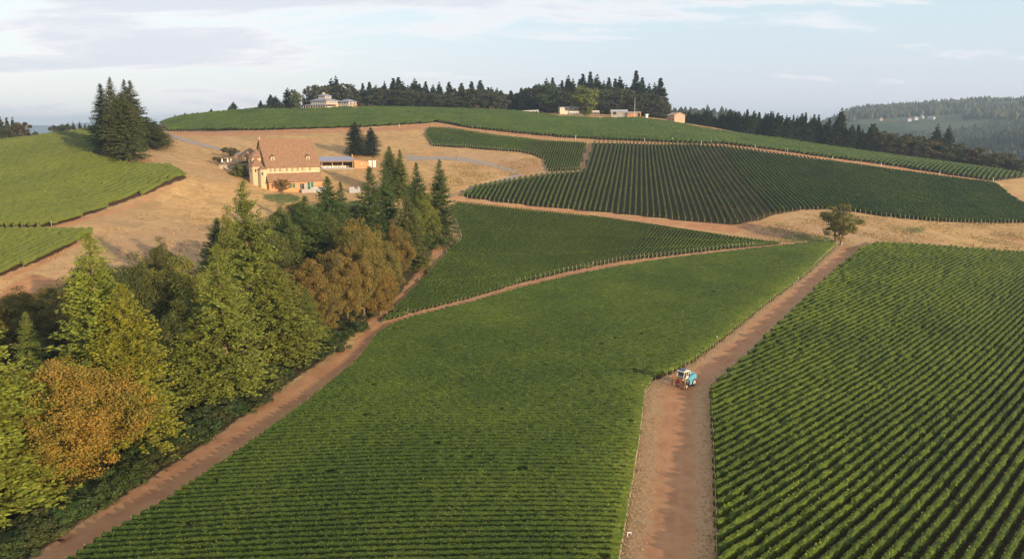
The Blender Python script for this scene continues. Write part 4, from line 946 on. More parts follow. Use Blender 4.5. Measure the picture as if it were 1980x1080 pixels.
# ------------------------------------------------------------------ buildings
m_cream = plain('cream_stucco', (0.54, 0.42, 0.26), 0.9, var=0.10, scale=1.2)
m_orange = plain('orange_stucco', (0.52, 0.26, 0.12), 0.9, var=0.12, scale=1.0)
m_roof = plain('terracotta_roof', (0.25, 0.142, 0.082), 0.88, var=0.25, scale=1.5, bump=0.3)
m_dark = plain('dark_opening', (0.03, 0.03, 0.035), 0.3, spec=0.5, var=0.1)
m_glass = plain('window_glass', (0.05, 0.065, 0.09), 0.12, spec=0.8, var=0.2)
m_green = plain('green_door', (0.03, 0.12, 0.08), 0.6)
m_white = plain('white_paint', (0.78, 0.77, 0.74), 0.6, var=0.05)
m_greyr = plain('slate_metal_roof', (0.25, 0.255, 0.32), 0.55, var=0.1)
m_wood = plain('timber', (0.30, 0.17, 0.10), 0.85, var=0.2)
m_stone = plain('fieldstone', (0.40, 0.33, 0.25), 0.9, var=0.35, scale=2.5, bump=0.5)
m_conc = plain('concrete', (0.34, 0.31, 0.28), 0.9, var=0.15)
m_crate = plain('pale_crate', (0.36, 0.37, 0.39), 0.7, var=0.15)
m_offw = plain('offwhite_siding', (0.58, 0.50, 0.37), 0.8, var=0.08)
m_tan = plain('tan_siding', (0.42, 0.30, 0.21), 0.85, var=0.1)
m_farw = plain('weathered_white', (0.42, 0.42, 0.43), 0.8)
m_fabric = plain('canvas', (0.80, 0.78, 0.72), 0.9, var=0.05)
def frame_px(name, pl, pr, rz=None):
    a = np.array(T1(*pl)); b = np.array(T1(*pr)); ang = math.atan2(b[1] - a[1], b[0] - a[0])
    return empty(name, tuple(a), ang if rz is None else rz), float(np.hypot(*(b - a)[:2])), math.degrees(ang)
def win_y(mb_f, mb_g, x, z, w_, h_, y, fr=0.09, d=0.06):
    mb_f.box(x - w_/2 - fr, x + w_/2 + fr, y - d, y, z - fr, z); mb_f.box(x - w_/2 - fr, x + w_/2 + fr, y - d, y, z + h_, z + h_ + fr)
    mb_f.box(x - w_/2 - fr, x - w_/2, y - d, y, z, z + h_); mb_f.box(x + w_/2, x + w_/2 + fr, y - d, y, z, z + h_); mb_g.box(x - w_/2, x + w_/2, y - d * .4, y + .02, z, z + h_)
def window(parent, x, z, w_, h_, y=0.0, frame=None, glass=None, name='window', axis='y'):
    f, g = MB(), MB(); win_y(f, g, 0, 0, w_, h_, 0)
    fo = f.build(name, frame or m_white, parent); fo.location = (x, y, z) if axis == 'y' else (y, x, z)
    if axis == 'x': fo.rotation_euler = (0, 0, -math.pi / 2)
    if axis == '-x': fo.location = (y, x, z); fo.rotation_euler = (0, 0, math.pi / 2)
    g.build('pane', glass or m_glass, fo); return fo
def tower(parent, cx, cy, r, z0, z1, zapex, over=0.45, nm='tower', wall=None):
    t = math.pi / 8
    m = MB(); m.lathe([(r, z0), (r, z1)], cx, cy, 8); wo_ = m.build(nm + '_wall', wall or m_cream, parent)
    k = MB(); k.lathe([(r + over, z1 - .05), (r + over, z1 + .1), (0.08, zapex)], cx, cy, 8); ro = k.build(nm + '_roof', m_roof, parent)
    return wo_, ro

# the winery
wy, Lw, ang = frame_px('winery_building', (521, 368), (609, 362))
print('winery', Lw, ang, T1(521, 368)); wy.rotation_euler[2] = R(31)
tag(wy, 'tall cream and orange winery with a steep terracotta roof, round towers and dormers', 'winery')
LX = 21.8
MB().box(0, LX, 0, 3.2, -3, 3.3).build('base_wall', m_orange, wy)
MB().extrude([(-.55, 3.15), (3.0, 6.75), (3.0, 6.4), (-.35, 2.95)], -.4, LX + .4, 'x').build('lower_roof', m_roof, wy)
MB().extrude([(2.8, -3), (2.8, 9.3), (11.9, 19.55), (21.0, 9.3), (21.0, -3)], 0, LX, 'x').build('main_wall', m_cream, wy)
rr_ = MB().extrude([(2.05, 8.75), (2.05, 9.05), (11.9, 20.15), (21.75, 9.05), (21.75, 8.75), (11.9, 19.7)], -.45, LX + .45, 'x').build('main_roof', m_roof, wy)
# standing seams / tile courses: thin ribs down the slope
rb = MB()
for x_ in np.arange(0.1, LX, 1.05):
    rb.poly([(x_, 2.1, 9.10), (x_ + .07, 2.1, 9.10), (x_ + .07, 11.85, 20.13), (x_, 11.85, 20.13), (x_, 2.1, 9.16), (x_ + .07, 2.1, 9.16), (x_ + .07, 11.85, 20.19), (x_, 11.85, 20.19)],
            [(4,5,6,7),(0,1,5,4),(1,2,6,5),(2,3,7,6),(3,0,4,7)])
tag(rb.build('roof_ribs', m_roof, rr_), kind='stuff')
MB().lathe([(0.16, 20.1), (0.2, 20.4), (0.07, 20.6), (0.02, 21.2)], 0.1, 11.9, 8).build('finial', m_white, wy)
for x_ in (3.1, 17.6):
    dmr = MB().box(x_ - .75, x_ + .75, 4.4, 7.2, 11.3, 13.1).build('dormer', m_cream, wy)
    MB().extrude([(x_ - 1.0, 12.95), (x_, 13.95), (x_ + 1.0, 12.95), (x_ + .9, 12.85), (x_, 13.75), (x_ - .9, 12.85)], 4.15, 7.9, 'y').build('dormer_roof', m_roof, dmr)
    MB().box(x_ - .32, x_ + .32, 4.3, 4.42, 11.8, 12.7).build('dormer_window', m_dark, dmr)
for x_ in (6.35, 15.7):
    MB().box(x_ - .12, x_ + .12, 2.55, 2.8, 6.7, 9.2).build('pilaster', m_cream, wy)
for x_ in (1.6, 3.4, 5.4, 8.2, 10.4, 12.6, 14.6, 17.8):
    window(wy, x_ - .24, 7.2, .22, 1.25, 2.8, m_cream); window(wy, x_ + .24, 7.2, .22, 1.25, 2.8, m_cream)
for x_ in (8.6, 9.9):
    MB().box(x_ - .5, x_ + .5, -.12, .02, 0.7, 2.5).build('shutter', m_green, wy)
dr = MB().box(15.6, 18.0, -.12, .02, 0.0, 2.75).build('door', m_green, wy); MB().box(16.7, 16.8, -.2, -.12, .1, 2.7).build('door_rail', m_white, dr)
MB().box(13.7, 15.0, -1.5, 0, -1.5, 2.3).build('porch_pier', m_conc, wy); MB().box(12.4, 18.8, -2.2, -1.5, -1.5, 0.1).build('porch_step', m_conc, wy)
MB().box(12.4, 13.4, -.1, .02, 0, 2.3).build('cellar_opening', m_dark, wy)
tower(wy, -1.3, 3.4, 1.7, -3, 8.3, 9.7, .3, 'turret')
wb, _r = tower(wy, -2.9, 7.0, 2.9, -3, 9.4, 12.7, .4, 'tower')
wa, _r = tower(wy, -2.0, 10.0, 3.2, -3, 12.7, 16.3, .45, 'upper_tower')
for px_, a_ in ((-4.4, 200), (-3.9, 235), (-2.7, 265)):
    pass
for (cx_, cy_, rr2, zz2, aa) in ((-2.9, 7.0, 2.9, 7.2, 247), (-2.9, 7.0, 2.9, 7.2, 202), (-2.0, 10.0, 3.2, 10.8, 247), (-2.0, 10.0, 3.2, 10.8, 202), (-1.3, 3.4, 1.7, 6.0, 247)):
    q = rr2 * math.cos(R(22.5)); f, g = MB(), MB(); win_y(f, g, 0, 0, .5, 1.1, 0)
    fo = f.build('tower_window', m_wood, wy); fo.location = (cx_ + q * math.cos(R(aa + .5)), cy_ + q * math.sin(R(aa + .5)), zz2); fo.rotation_euler = (0, 0, R(aa + 90.5)); g.build('pane', m_glass, fo)
MB().box(-2.6, 2.0, 18.2, 26, 6, 13.1).build('wing_wall', m_cream, wy)
MB().poly([(-6.0, 17.2, 13.0), (2.6, 17.2, 13.0), (2.6, 27, 13.0), (-6.0, 27, 13.0), (-1.7, 20.5, 16.2), (-1.7, 23.6, 16.2), (-6.0, 17.2, 12.75), (2.6, 17.2, 12.75), (2.6, 27, 12.75), (-6.0, 27, 12.75)],
          [(0,1,4),(1,2,5,4),(2,3,5),(3,0,4,5),(9,8,7,6),(0,6,7,1),(3,9,6,0),(2,8,9,3),(1,7,8,2)]).build('wing_roof', m_roof, wy)
for x_, y_ in ((-5.6, 17.6), (-5.6, 20.6), (-5.6, 23.6), (-5.6, 26.6), (-2.8, 17.6)):
    MB().bar((x_, y_, 6), (x_, y_, 12.8), .14, 6).build('porch_post', m_wood, wy)
MB().box(-5.9, 2, 17.4, 26.6, 5.5, 9.7).build('porch_floor', m_stone, wy)
MB().box(-2.72, -2.6, 19.5, 25, 9.9, 12.2).build('wing_opening', m_dark, wy)

# flat roofed terrace wing
tw, Lt, ang = frame_px('terrace_wing', (602, 326), (685, 325)); print('wing', Lt, ang); tw.rotation_euler[2] = max(R(2), min(R(30), R(ang)))
tag(tw, 'long open pavilion with blue grey metal roof and orange end wall beside the winery', 'pavilion')
Lt *= 1.0
MB().box(-1, Lt, -.3, 8.5, -2.5, 0.15).build('terrace_floor', m_conc, tw)
MB().box(-1, Lt, 6.6, 6.9, 0, 3.2).build('back_wall', m_wood, tw)
MB().poly([(-1, -.7, 3.15), (Lt, -.7, 3.15), (Lt, 7.4, 4.9), (-1, 7.4, 4.9), (-1, -.7, 3.3), (Lt, -.7, 3.3), (Lt, 7.4, 5.05), (-1, 7.4, 5.05)], [(3,2,1,0),(4,5,6,7),(0,1,5,4),(1,2,6,5),(2,3,7,6),(3,0,4,7)]).build('roof', m_greyr, tw)
MB().box(-1, Lt, -.85, -.7, 2.85, 3.3).build('fascia', m_roof, tw)
for x_ in np.linspace(0.2, Lt - .6, 5): MB().box(x_ - .12, x_ + .12, -.2, .05, .15, 2.9).build('column', m_cream, tw)
MB().extrude([(Lt, -2.5), (Lt + 6.6, -2.5), (Lt + 6.6, 2.7), (Lt + 0.6, 3.6), (Lt, 3.6)], -.9, 6.8, 'y').build('end_wall', m_orange, tw)
MB().box(Lt - .4, Lt + .05, 6.0, 8.6, 3, 6.0).build('parapet', m_orange, tw)
win_ = MB().box(Lt + 3.1, Lt + 3.5, -1.0, -.9, 1.6, 2.2).build('lamp_box', m_white, tw)
gz = tw.location.z
def local(root, x, y, z=0.0):
    return root.matrix_basis @ Vector((x, y, z))
# tables and chairs on the terrace
def table(root, x, y, z, cloth=True):
    p = local(root, x, y, z); t = empty('patio_table', p, root.rotation_euler[2] + rng.uniform(-.2, .2))
    MB().lathe([(.75, .72), (.75, .78)], n=12).build('table_top', m_white, t); MB().bar((0, 0, 0), (0, 0, .72), .05, 6).build('table_leg', m_white, t); return t
def chair(p, rz):
    t = empty('patio_chair', p, rz)
    MB().box(-.24, .24, -.24, .24, .43, .48).build('seat', m_white, t); MB().box(-.24, .24, .2, .25, .48, .95).build('backrest', m_white, t)
    for a, b in ((-.2, -.2), (.2, -.2), (-.2, .2), (.2, .2)): MB().box(a - .02, a + .02, b - .02, b + .02, 0, .43).build('leg', m_white, t)
    return t
ch0 = None
for i, x_ in enumerate(np.linspace(1.2, Lt * .8, 9)):
    t = table(tw, x_, 1.2 + (i % 2) * 2.6, .15); tag(t, 'round white table under the metal roof of the terrace wing', 'table', 'tables under the terrace roof')
    for k in range(3):
        a = k * 2.09 + .4; p = local(tw, x_ + math.cos(a) * 1.05, 1.2 + (i % 2) * 2.6 + math.sin(a) * 1.05, .15); rz = tw.rotation_euler[2] + a - math.pi / 2
        if ch0 is None: ch0 = chair(p, rz); c = ch0
        else: c = copy_tree(ch0); c.location = p; c.rotation_euler = (0, 0, rz)
        tag(c, 'white chair drawn up to a round table under the terrace roof', 'chair', 'chairs under the terrace roof')
fr_ = MB()
for i, x_ in enumerate(np.linspace(5.2, Lt * .78, 13)):
    c = copy_tree(ch0); c.location = local(tw, x_, -1.1, -.1); c.rotation_euler = (0, 0, tw.rotation_euler[2]); tag(c, 'white chair in the straight row along the open edge of the terrace', 'chair', 'row of chairs along the terrace edge')
MB().box(-.5, Lt, -1.9, -.3, -2.5, -.12).build('terrace_ledge', m_conc, tw)
# white canopy box beside the winery
p = T1(610, 334.5); bx_ = empty('white_tent', p, R(10)); tag(bx_, 'small white box tent with a dark opening at the winery corner', 'tent')
MB().box(-1.2, 1.2, -1, 1, 0, 1.9).build('tent_wall', m_fabric, bx_); MB().poly([(-1.35,-1.15,1.9),(1.35,-1.15,1.9),(1.35,1.15,1.9),(-1.35,1.15,1.9),(0,0,2.35)], [(0,1,4),(1,2,4),(2,3,4),(3,0,4),(3,2,1,0)]).build('tent_roof', m_fabric, bx_)
MB().box(-.6, .6, -1.03, -1.0, .9, 1.4).build('tent_opening', m_dark, bx_)
# stacked white tanks beside the orange wall
for k, (px_, lb) in enumerate(((716, 'left'), (724, 'right'))):
    p = T1(px_, 323.5); t = empty('tank_stack', p, R(8)); tag(t, lb + ' column of stacked white picking bins beside the orange wall', 'bin stack')
    for j in range(4):
        bn = MB().box(-.72, .72, -.6, .6, j * .8 + .06, j * .8 + .72).build('bin', m_white, t, bevel=.05); MB().box(-.74, .74, -.62, -.58, j * .8 + .64, j * .8 + .72).build('bin_rim', m_crate, bn)
# crates by the cellar door
def crate_wall(pl, pr, nx, nz, label, group):
    a = np.array(T1(*pl)); b = np.array(T1(*pr)); d = (b - a) / (nx - 1 if nx > 1 else 1); rz = math.atan2(d[1], d[0]); s = float(np.hypot(*d[:2])) * .92
    first_ = None
    for i in range(nx):
        for j in range(nz):
            if rng.random() < .06 and j == nz - 1: continue
            q = a + d * i; z = float(H(*q[:2])) + j * s * .78
            if first_ is None:
                first_ = empty('picking_crate', (q[0], q[1], z), rz)
                h_ = s * .72
                MB().box(-s/2, s/2, -s/2, s/2, 0, .1).build('crate_floor', m_crate, first_)
                for (x0, x1, y0, y1) in ((-s/2, s/2, -s/2, -s/2+.06), (-s/2, s/2, s/2-.06, s/2), (-s/2, -s/2+.06, -s/2+.06, s/2-.06), (s/2-.06, s/2, -s/2+.06, s/2-.06)):
                    MB().box(x0, x1, y0, y1, .1, h_).build('crate_side', m_crate, first_)
                c = first_
            else:
                c = copy_tree(first_); c.location = (q[0], q[1], z); c.rotation_euler = (0, 0, rz + rng.normal() * .03)
            tag(c, label, 'crate', group)
crate_wall((603, 372), (627, 371), 6, 3, 'pale grey picking crate in the stack right of the green cellar door', 'crates right of the cellar door')
crate_wall((678, 373), (694, 372), 4, 3, 'pale grey picking crate in the separate stack half hidden by the firs', 'crates half hidden by the firs')
# garden terrace with parasols
dk = frame_px('garden_deck', (424, 322), (457, 320))[0]; dk.rotation_euler[2] = R(6); tag(dk, 'reddish timber deck left of the winery on a low stone bank', 'deck')
MB().box(0, 8.2, 0, 4.5, -1.5, .7).build('deck_base', m_stone, dk); MB().box(-.2, 8.4, -.2, 4.6, .7, .85).build('deck_floor', m_wood, dk)
rl = MB(); rl.box(-.2, 8.4, -.2, -.1, 1.65, 1.75)
rl.build('railing', m_wood, dk)
for x_ in np.linspace(-.1, 8.3, 10): MB().box(x_ - .05, x_ + .05, -.2, -.1, .85, 1.65).build('baluster', m_wood, dk)
for k, (x_, y_, lb) in enumerate(((0.9, 1.6, 'leftmost'), (3.0, 2.6, 'second'), (4.6, 1.5, 'third'), (7.4, 2.4, 'rightmost'))):
    u = empty('parasol', local(dk, x_, y_, .85)); tag(u, lb + ' folded white parasol on the garden deck', 'parasol', 'folded parasols on the garden deck')
    MB().bar((0, 0, 0), (0, 0, 2.6), .04, 6).build('pole', m_wood, u); MB().lathe([(.30, .9), (.36, 1.2), (.2, 2.0), (.05, 2.75)], n=8).build('canopy', m_fabric, u)
    t = table(dk, x_ + .9, y_ - .3, .85); tag(t, 'round white table beside the ' + lb + ' folded parasol on the garden deck', 'table')
g_ = np.random.default_rng(5)
for i in range(14):
    x_, y_ = 416 + g_.uniform(0, 26), 322 + g_.uniform(0, 5); p = T1(x_, y_); r_ = g_.uniform(.35, .8)
    bm = bmesh.new(); bmesh.ops.create_icosphere(bm, subdivisions=2, radius=r_)
    for v in bm.verts: v.co *= 1 + .22 * math.sin(v.co.x * 5 + i) * math.cos(v.co.y * 4 + v.co.z * 6); v.co.z *= .7
    me = bpy.data.meshes.new('boulder'); bm.to_mesh(me); bm.free(); me.materials.append(m_stone); o_ = link('boulder', me); o_.location = (p[0], p[1], p[2] + r_ * .3)
    tag(o_, 'rounded tan boulder on the bank below the garden deck', 'boulder', 'boulders below the garden deck')

# white house on the ridge
def at_D(px_, D):
    x = X_of(px_, 212, D); return (x, D, float(H(x, D)))
def hip(parent, x0, x1, y0, y1, z0, z1, m, name, over=.7, ridge=.35):
    a0, a1, b0, b1 = x0 - over, x1 + over, y0 - over, y1 + over; cx_, cy_ = (a0 + a1) / 2, (b0 + b1) / 2; rx = (a1 - a0) / 2 * ridge; ry = (b1 - b0) / 2 * ridge * .3
    return MB().poly([(a0,b0,z0),(a1,b0,z0),(a1,b1,z0),(a0,b1,z0),(cx_-rx,cy_-ry,z1),(cx_+rx,cy_-ry,z1),(cx_+rx,cy_+ry,z1),(cx_-rx,cy_+ry,z1),(a0,b0,z0-.25),(a1,b0,z0-.25),(a1,b1,z0-.25),(a0,b1,z0-.25)],
        [(0,1,5,4),(1,2,6,5),(2,3,7,6),(3,0,4,7),(4,5,6,7),(11,10,9,8),(0,8,9,1),(1,9,10,2),(2,10,11,3),(3,11,8,0)]).build(name, m, parent)
p = at_D(632, 628); zb = float(at_dist(620, 210.2, 628)[2])
wh = empty('white_house', (p[0], p[1], zb), R(-34)); tag(wh, 'white two storey hilltop house with blue grey hipped roofs, a cupola and a long verandah', 'house')
# local: corner (0,0) nearest the camera, x to the left is negative
MB().box(-18, 0, 0, 12.5, -2, 6.3).build('wall', m_offw, wh); hip(wh, -18, 0, 0, 12.5, 6.3, 8.7, m_greyr, 'roof', .9, .3)
MB().box(-12.5, -4.6, 3.2, 9.4, 6.5, 10.1).build('cupola_wall', m_offw, wh); hip(wh, -12.5, -4.6, 3.2, 9.4, 10.1, 11.6, m_greyr, 'cupola_roof', .7, .2)
MB().box(-10.8, -9, 5.6, 7, 11.2, 12.6).build('lantern', m_offw, wh)
for x_ in np.arange(-11.8, -5, 1.35): window(wh, x_, 8.4, .8, 1.2, 3.2)
for y_ in np.arange(4.1, 9.2, 1.3): window(wh, y_, 8.4, .8, 1.2, -4.6, axis='-x')
for x_ in np.arange(-17, -.5, 2.0): window(wh, x_, 3.9, 1.0, 1.7, 0)
for y_ in np.arange(1.4, 12, 2.1): window(wh, y_, 3.9, 1.0, 1.7, 0, axis='-x')
for x_ in np.arange(-17, -.5, 2.4): window(wh, x_, .4, 1.2, 2.1, 0, name='french_window')
vr = MB().poly([(-22.5,-4.2,2.75),(2.8,-4.2,2.75),(2.8,0.3,3.5),(-22.5,0.3,3.5),(-22.5,-4.2,2.6),(2.8,-4.2,2.6),(2.8,0.3,3.3),(-22.5,0.3,3.3)], [(0,1,2,3),(7,6,5,4),(0,4,5,1),(1,5,6,2),(2,6,7,3),(3,7,4,0)]).build('verandah_roof', m_greyr, wh)
MB().box(-22.5, -18, .3, 9, 3.2, 3.45).build('side_verandah_roof', m_greyr, wh)
for x_ in np.linspace(-22.2, 2.5, 10): MB().box(x_ - .17, x_ + .17, -4.1, -3.8, -2, 2.65).build('verandah_post', m_offw, wh)
for y_ in (2.5, 5.5, 8.6): MB().box(-22.4, -22.1, y_ - .15, y_ + .15, -2, 3.2).build('verandah_post', m_offw, wh)
MB().poly([(2.9,-4.2,2.7),(2.9,9.2,2.7),(.3,9.2,3.5),(.3,-1,3.5),(2.9,-4.2,2.55),(2.9,9.2,2.55),(.3,9.2,3.3),(.3,-1,3.3)], [(0,1,2,3),(7,6,5,4),(0,4,5,1),(1,5,6,2),(2,6,7,3),(3,7,4,0)]).build('east_verandah_roof', m_roof, wh)
MB().box(-22.5, 3, -4.4, -4.1, -2, .2).build('terrace_wall', m_stone, wh)
p = at_D(675, 632); zb2 = float(at_dist(670, 209.0, 632)[2])
an = empty('annex_house', (p[0], p[1], zb2), R(-34)); tag(an, 'smaller cream annex with blue grey hipped roof and balcony right of the white house', 'house')
MB().box(-11, 0, 0, 8.0, -2, 5.0).build('wall', m_offw, an); hip(an, -11, 0, 0, 8.0, 5.0, 6.9, m_greyr, 'roof', .9, .3)
for x_ in (-9.6, -7.4, -4.6, -1.8): window(an, x_, 3.1, 1.0, 1.4, 0)
for x_ in (-5.2, -2.6): window(an, x_, .3, 1.3, 2.0, 0, name='french_window')
for y_ in (2.0, 6.0): window(an, y_, 3.1, 1.3, 1.5, 0, axis='-x'); window(an, y_, .2, 1.3, 2.0, 0, axis='-x', name='french_window')
MB().box(0.02, 1.4, .4, 7.6, 2.55, 2.75).build('balcony', m_offw, an)
MB().box(1.3, 1.4, .4, 7.6, 2.75, 3.6).build('balcony_rail', m_wood, an)
for y_ in (.6, 7.4): MB().box(1.2, 1.4, y_ - .1, y_ + .1, -2, 2.55).build('balcony_post', m_offw, an)
MB().box(-24, 3.5, -3.4, -3.0, -2, .5).build('terrace_wall', m_conc, an)
rp = empty('earth_ramp_wall', (*T1(690, 212.6)[:2], zb2 - 1.6), R(-10)); tag(rp, 'low orange retaining wall stepping down right of the annex', 'wall')
MB().extrude([(-4, 0), (6, 0), (6, 1.1), (0, 1.9), (-4, 2.1)], -.3, .6, 'y').build('retaining_wall', m_orange, rp); MB().box(-4.1, 6.1, -.35, .65, -2, 0).build('footing', m_stone, rp)

# low cream house, shed, orange barn, tan house
def simple_house(name, px_, D, by, w_, d_, h_, rh, rz, wall, roof, label, gable='x', cat='house', wins=()):
    x = X_of(px_, by, D); z = float(at_dist(px_, by, D)[2]); t = empty(name, (x, D, z), rz); tag(t, label, cat)
    MB().box(-w_/2, w_/2, -d_/2, d_/2, -2.5, h_).build('wall', wall, t)
    if gable == 'x':
        MB().extrude([(-d_/2 - .5, h_ - .15), (0, h_ + rh), (d_/2 + .5, h_ - .15), (d_/2 + .5, h_ - .35), (0, h_ + rh - .22), (-d_/2 - .5, h_ - .35)], -w_/2 - .5, w_/2 + .5, 'x').build('roof', roof, t)
        MB().extrude([(-d_/2, h_), (0, h_ + rh - .25), (d_/2, h_)], -w_/2 + .01, w_/2 - .01, 'x').build('gable', wall, t)
    else:
        MB().extrude([(-w_/2 - .6, h_ - .15), (0, h_ + rh), (w_/2 + .6, h_ - .15), (w_/2 + .6, h_ - .35), (0, h_ + rh - .22), (-w_/2 - .6, h_ - .35)], -d_/2 - .6, d_/2 + .6, 'y').build('roof', roof, t)
        MB().extrude([(-w_/2, h_), (0, h_ + rh - .25), (w_/2, h_)], -d_/2 + .01, d_/2 - .01, 'y').build('gable', wall, t)
    for (x_, z_, a, b) in wins: window(t, x_, z_, a, b, -d_/2)
    return t
lc = simple_house('cream_bungalow', 1107, 622, 216.0, 21, 8, 2.5, 1.3, R(4), m_offw, m_greyr, 'long low cream bungalow with a grey roof in front of the ridge trees', wins=[(x_, .8, 1.3, 1.2) for x_ in (-8.6, -5.5, -2.5, 1.5, 4.5, 7.5)])
MB().box(-10.6, -7.0, -6.4, -4.0, -2, 3.0).build('front_room', m_offw, lc); MB().box(-10.9, -6.7, -6.7, -4, 3.0, 3.2).build('front_room_roof', m_greyr, lc); MB().box(8.6, 9.4, -1, 0, 3.0, 4.9).build('chimney', m_stone, lc)
sh = simple_house('white_roofed_shed', 1197, 610, 221.6, 12, 8, 2.4, 1.2, R(-8), m_conc, m_farw, 'low grey shed with a bright whitish roof left of the flagpole', cat='shed')
MB().box(-4.5, -2, -4.1, -4.0, 0, 2.1).build('shed_door', m_dark, sh)
ob = simple_house('orange_barn', 1226, 606, 225.0, 9.5, 7, 2.8, 0.7, R(-12), m_orange, m_conc, 'low orange walled barn behind the flagpole', cat='barn', wins=[(-3, .8, 1, 1.2), (3.6, .8, 1, 1.2)])
MB().box(3.0, 4.6, -3.62, -3.5, 0, 2.2).build('barn_door', m_dark, ob)
th = simple_house('tan_house', 1307, 600, 234.5, 9.5, 9, 4.6, 1.9, R(24), m_tan, m_tan, 'tan two storey gabled house standing alone right of the ridge trees', gable='y', wins=[(-.4, 2.6, .5, 1.6), (2.5, 2.9, .7, .9)])
MB().box(-7.6, -4.76, -4.4, 2, 2.3, 2.5).build('deck', m_wood, th)
for y_ in (-4.2, 1.8): MB().box(-7.5, -7.3, y_ - .1, y_ + .1, -2.5, 2.3).build('deck_post', m_wood, th)
p = (X_of(1227, 225, 598), 598, float(at_dist(1227, 225.5, 598)[2])); fp = empty('flagpole', p); tag(fp, 'tall white flagpole beside the orange barn on the ridge', 'flagpole')
MB().bar((0, 0, -2), (0, 0, 13.6), .13, 8, .07).build('pole', m_white, fp); MB().lathe([(.02, 13.6), (.16, 13.75), (.02, 13.95)], n=8).build('ball', m_white, fp); MB().box(-.3, .3, -.3, .3, -2, .3).build('footing', m_conc, fp); MB().box(-.22, .22, -.05, .05, 8.6, 8.8).build('crossarm', m_white, fp)
wbx = simple_house('white_pump_box', 1250.5, 597, 225.4, 1.5, 1.3, 1.6, .25, R(10), m_white, m_white, 'small white pump box standing alone right of the orange barn', cat='pump box')
def rail_fence(x0, x1, y0, y1, D, label):
    a = np.array([X_of(x0, y0, D), D]); b = np.array([X_of(x1, y1, D), D + 2.0]); n = 7; t = empty('rail_fence', (a[0], a[1], float(at_dist(x0, y0, D)[2])), math.atan2(b[1] - a[1], b[0] - a[0])); tag(t, label, 'fence')
    Ln = float(np.hypot(*(b - a))); dz = float(at_dist(x1, y1, D)[2]) - t.location.z
    for k in range(n): MB().box(Ln * k / (n - 1) - .09, Ln * k / (n - 1) + .09, -.09, .09, dz * k / (n - 1) - 1, dz * k / (n - 1) + 1.3).build('post', m_white, t)
    for z_ in (.45, .85, 1.2): MB().poly([(0,-.04,z_-.08),(Ln,-.04,dz+z_-.08),(Ln,.04,dz+z_-.08),(0,.04,z_-.08),(0,-.04,z_+.08),(Ln,-.04,dz+z_+.08),(Ln,.04,dz+z_+.08),(0,.04,z_+.08)], [(3,2,1,0),(4,5,6,7),(0,1,5,4),(1,2,6,5),(2,3,7,6),(3,0,4,7)]).build('rail', m_white, t)
rail_fence(1000, 1041, 217.5, 216, 618, 'white rail fence at the left edge of the bungalow lawn')
rail_fence(1101, 1119, 218.6, 218.6, 606, 'short white rail fence below the bungalow')
rail_fence(1142, 1159, 217, 217.3, 612, 'white rail fence right of the bright round tree')
# far farmhouses on the other ridge
for k, (x_, y_, D, w_, wm, lb) in enumerate(((1757, 241.5, 2150, 9, m_farw, 'left white farmhouse of the group across the valley'), (1769, 240, 2170, 12, m_farw, 'larger white farmhouse in the group across the valley'), (1781, 239.5, 2190, 8, m_farw, 'right white farmhouse of the group across the valley'),
                                           (1676, 229, 2300, 9, m_tan, 'small orange farmhouse high on the far wooded ridge'), (1703, 239, 2200, 8, m_tan, 'small orange house below the far ridge'), (1826, 218, 2500, 9, m_tan, 'tiny orange building high on the far ridge'), (1800, 242, 2150, 16, m_farw, 'long low white barn across the valley'))):
    x = X_of(x_, y_, D); t = empty('farmhouse', (x, D, float(H(x, D)) + 1), R(20 * k)); tag(t, lb, 'farmhouse'); zz = max(0, float(at_dist(x_, y_, D)[2]) - t.location.z)
    MB().box(-w_/2, w_/2, -4, 4, -4, 4.5).build('wall', wm, t); MB().extrude([(-4.6, 4.4), (0, 7.5), (4.6, 4.4)], -w_/2 - .5, w_/2 + .5, 'x').build('roof', m_greyr if k % 2 else m_conc, t)
    print('farm', lb, 'wanted z', float(at_dist(x_, y_, D)[2]), 'ground', float(H(x, D)))

# irrigation risers and markers beside the earth road
def riser(x_, y_, h_, label):
    p = T1(x_, y_); t = empty('irrigation_riser', p, rng.uniform(0, 3)); tag(t, label, 'water pipe')
    MB().bar((0, 0, -.1), (0, 0, h_), .05, 7).build('pipe', m_white, t); MB().bar((0, 0, h_), (.45, 0, h_), .05, 7).build('elbow', m_white, t); MB().bar((.45, 0, h_), (.45, 0, h_ * .45), .05, 7).build('down_pipe', m_white, t)
    MB().lathe([(.09, 0), (.09, .16)], .45, 0, 8, c=(0, 0, h_ * .4)).build('valve', m_greyr, t)
riser(1386, 662, 1.5, 'white irrigation riser beside the last vines above the tractor'); riser(1380, 668, 1.0, 'short white irrigation riser just above the tractor')
riser(1541, 544, 1.3, 'white irrigation riser at the road edge far up the earth road'); riser(1535, 549, .9, 'shorter white irrigation riser far up the earth road')
riser(1228, 903, 1.0, 'white irrigation riser at the left verge of the near road'); riser(1627, 476, 1.2, 'white irrigation riser at the foot of the lone tree')
riser(1213, 1038, .6, 'broken white pipe stub on the left verge of the near road')
for x_, y_ in ((1356, 279), (1375, 278), (1386, 277), (1300, 274), (1460, 287), (1523, 294), (1610, 310), (1704, 322), (1817, 339), (1920, 352), (1246, 274), (1113, 269), (772, 246)):
    p = T1(x_, y_); o_ = MB().bar((0, 0, -.1), (0, 0, 2.3), .09, 6).build('marker_post', m_white); o_.location = p; tag(o_, 'white marker post on the edge of the ridge track', 'post', 'white marker posts along the ridge track')

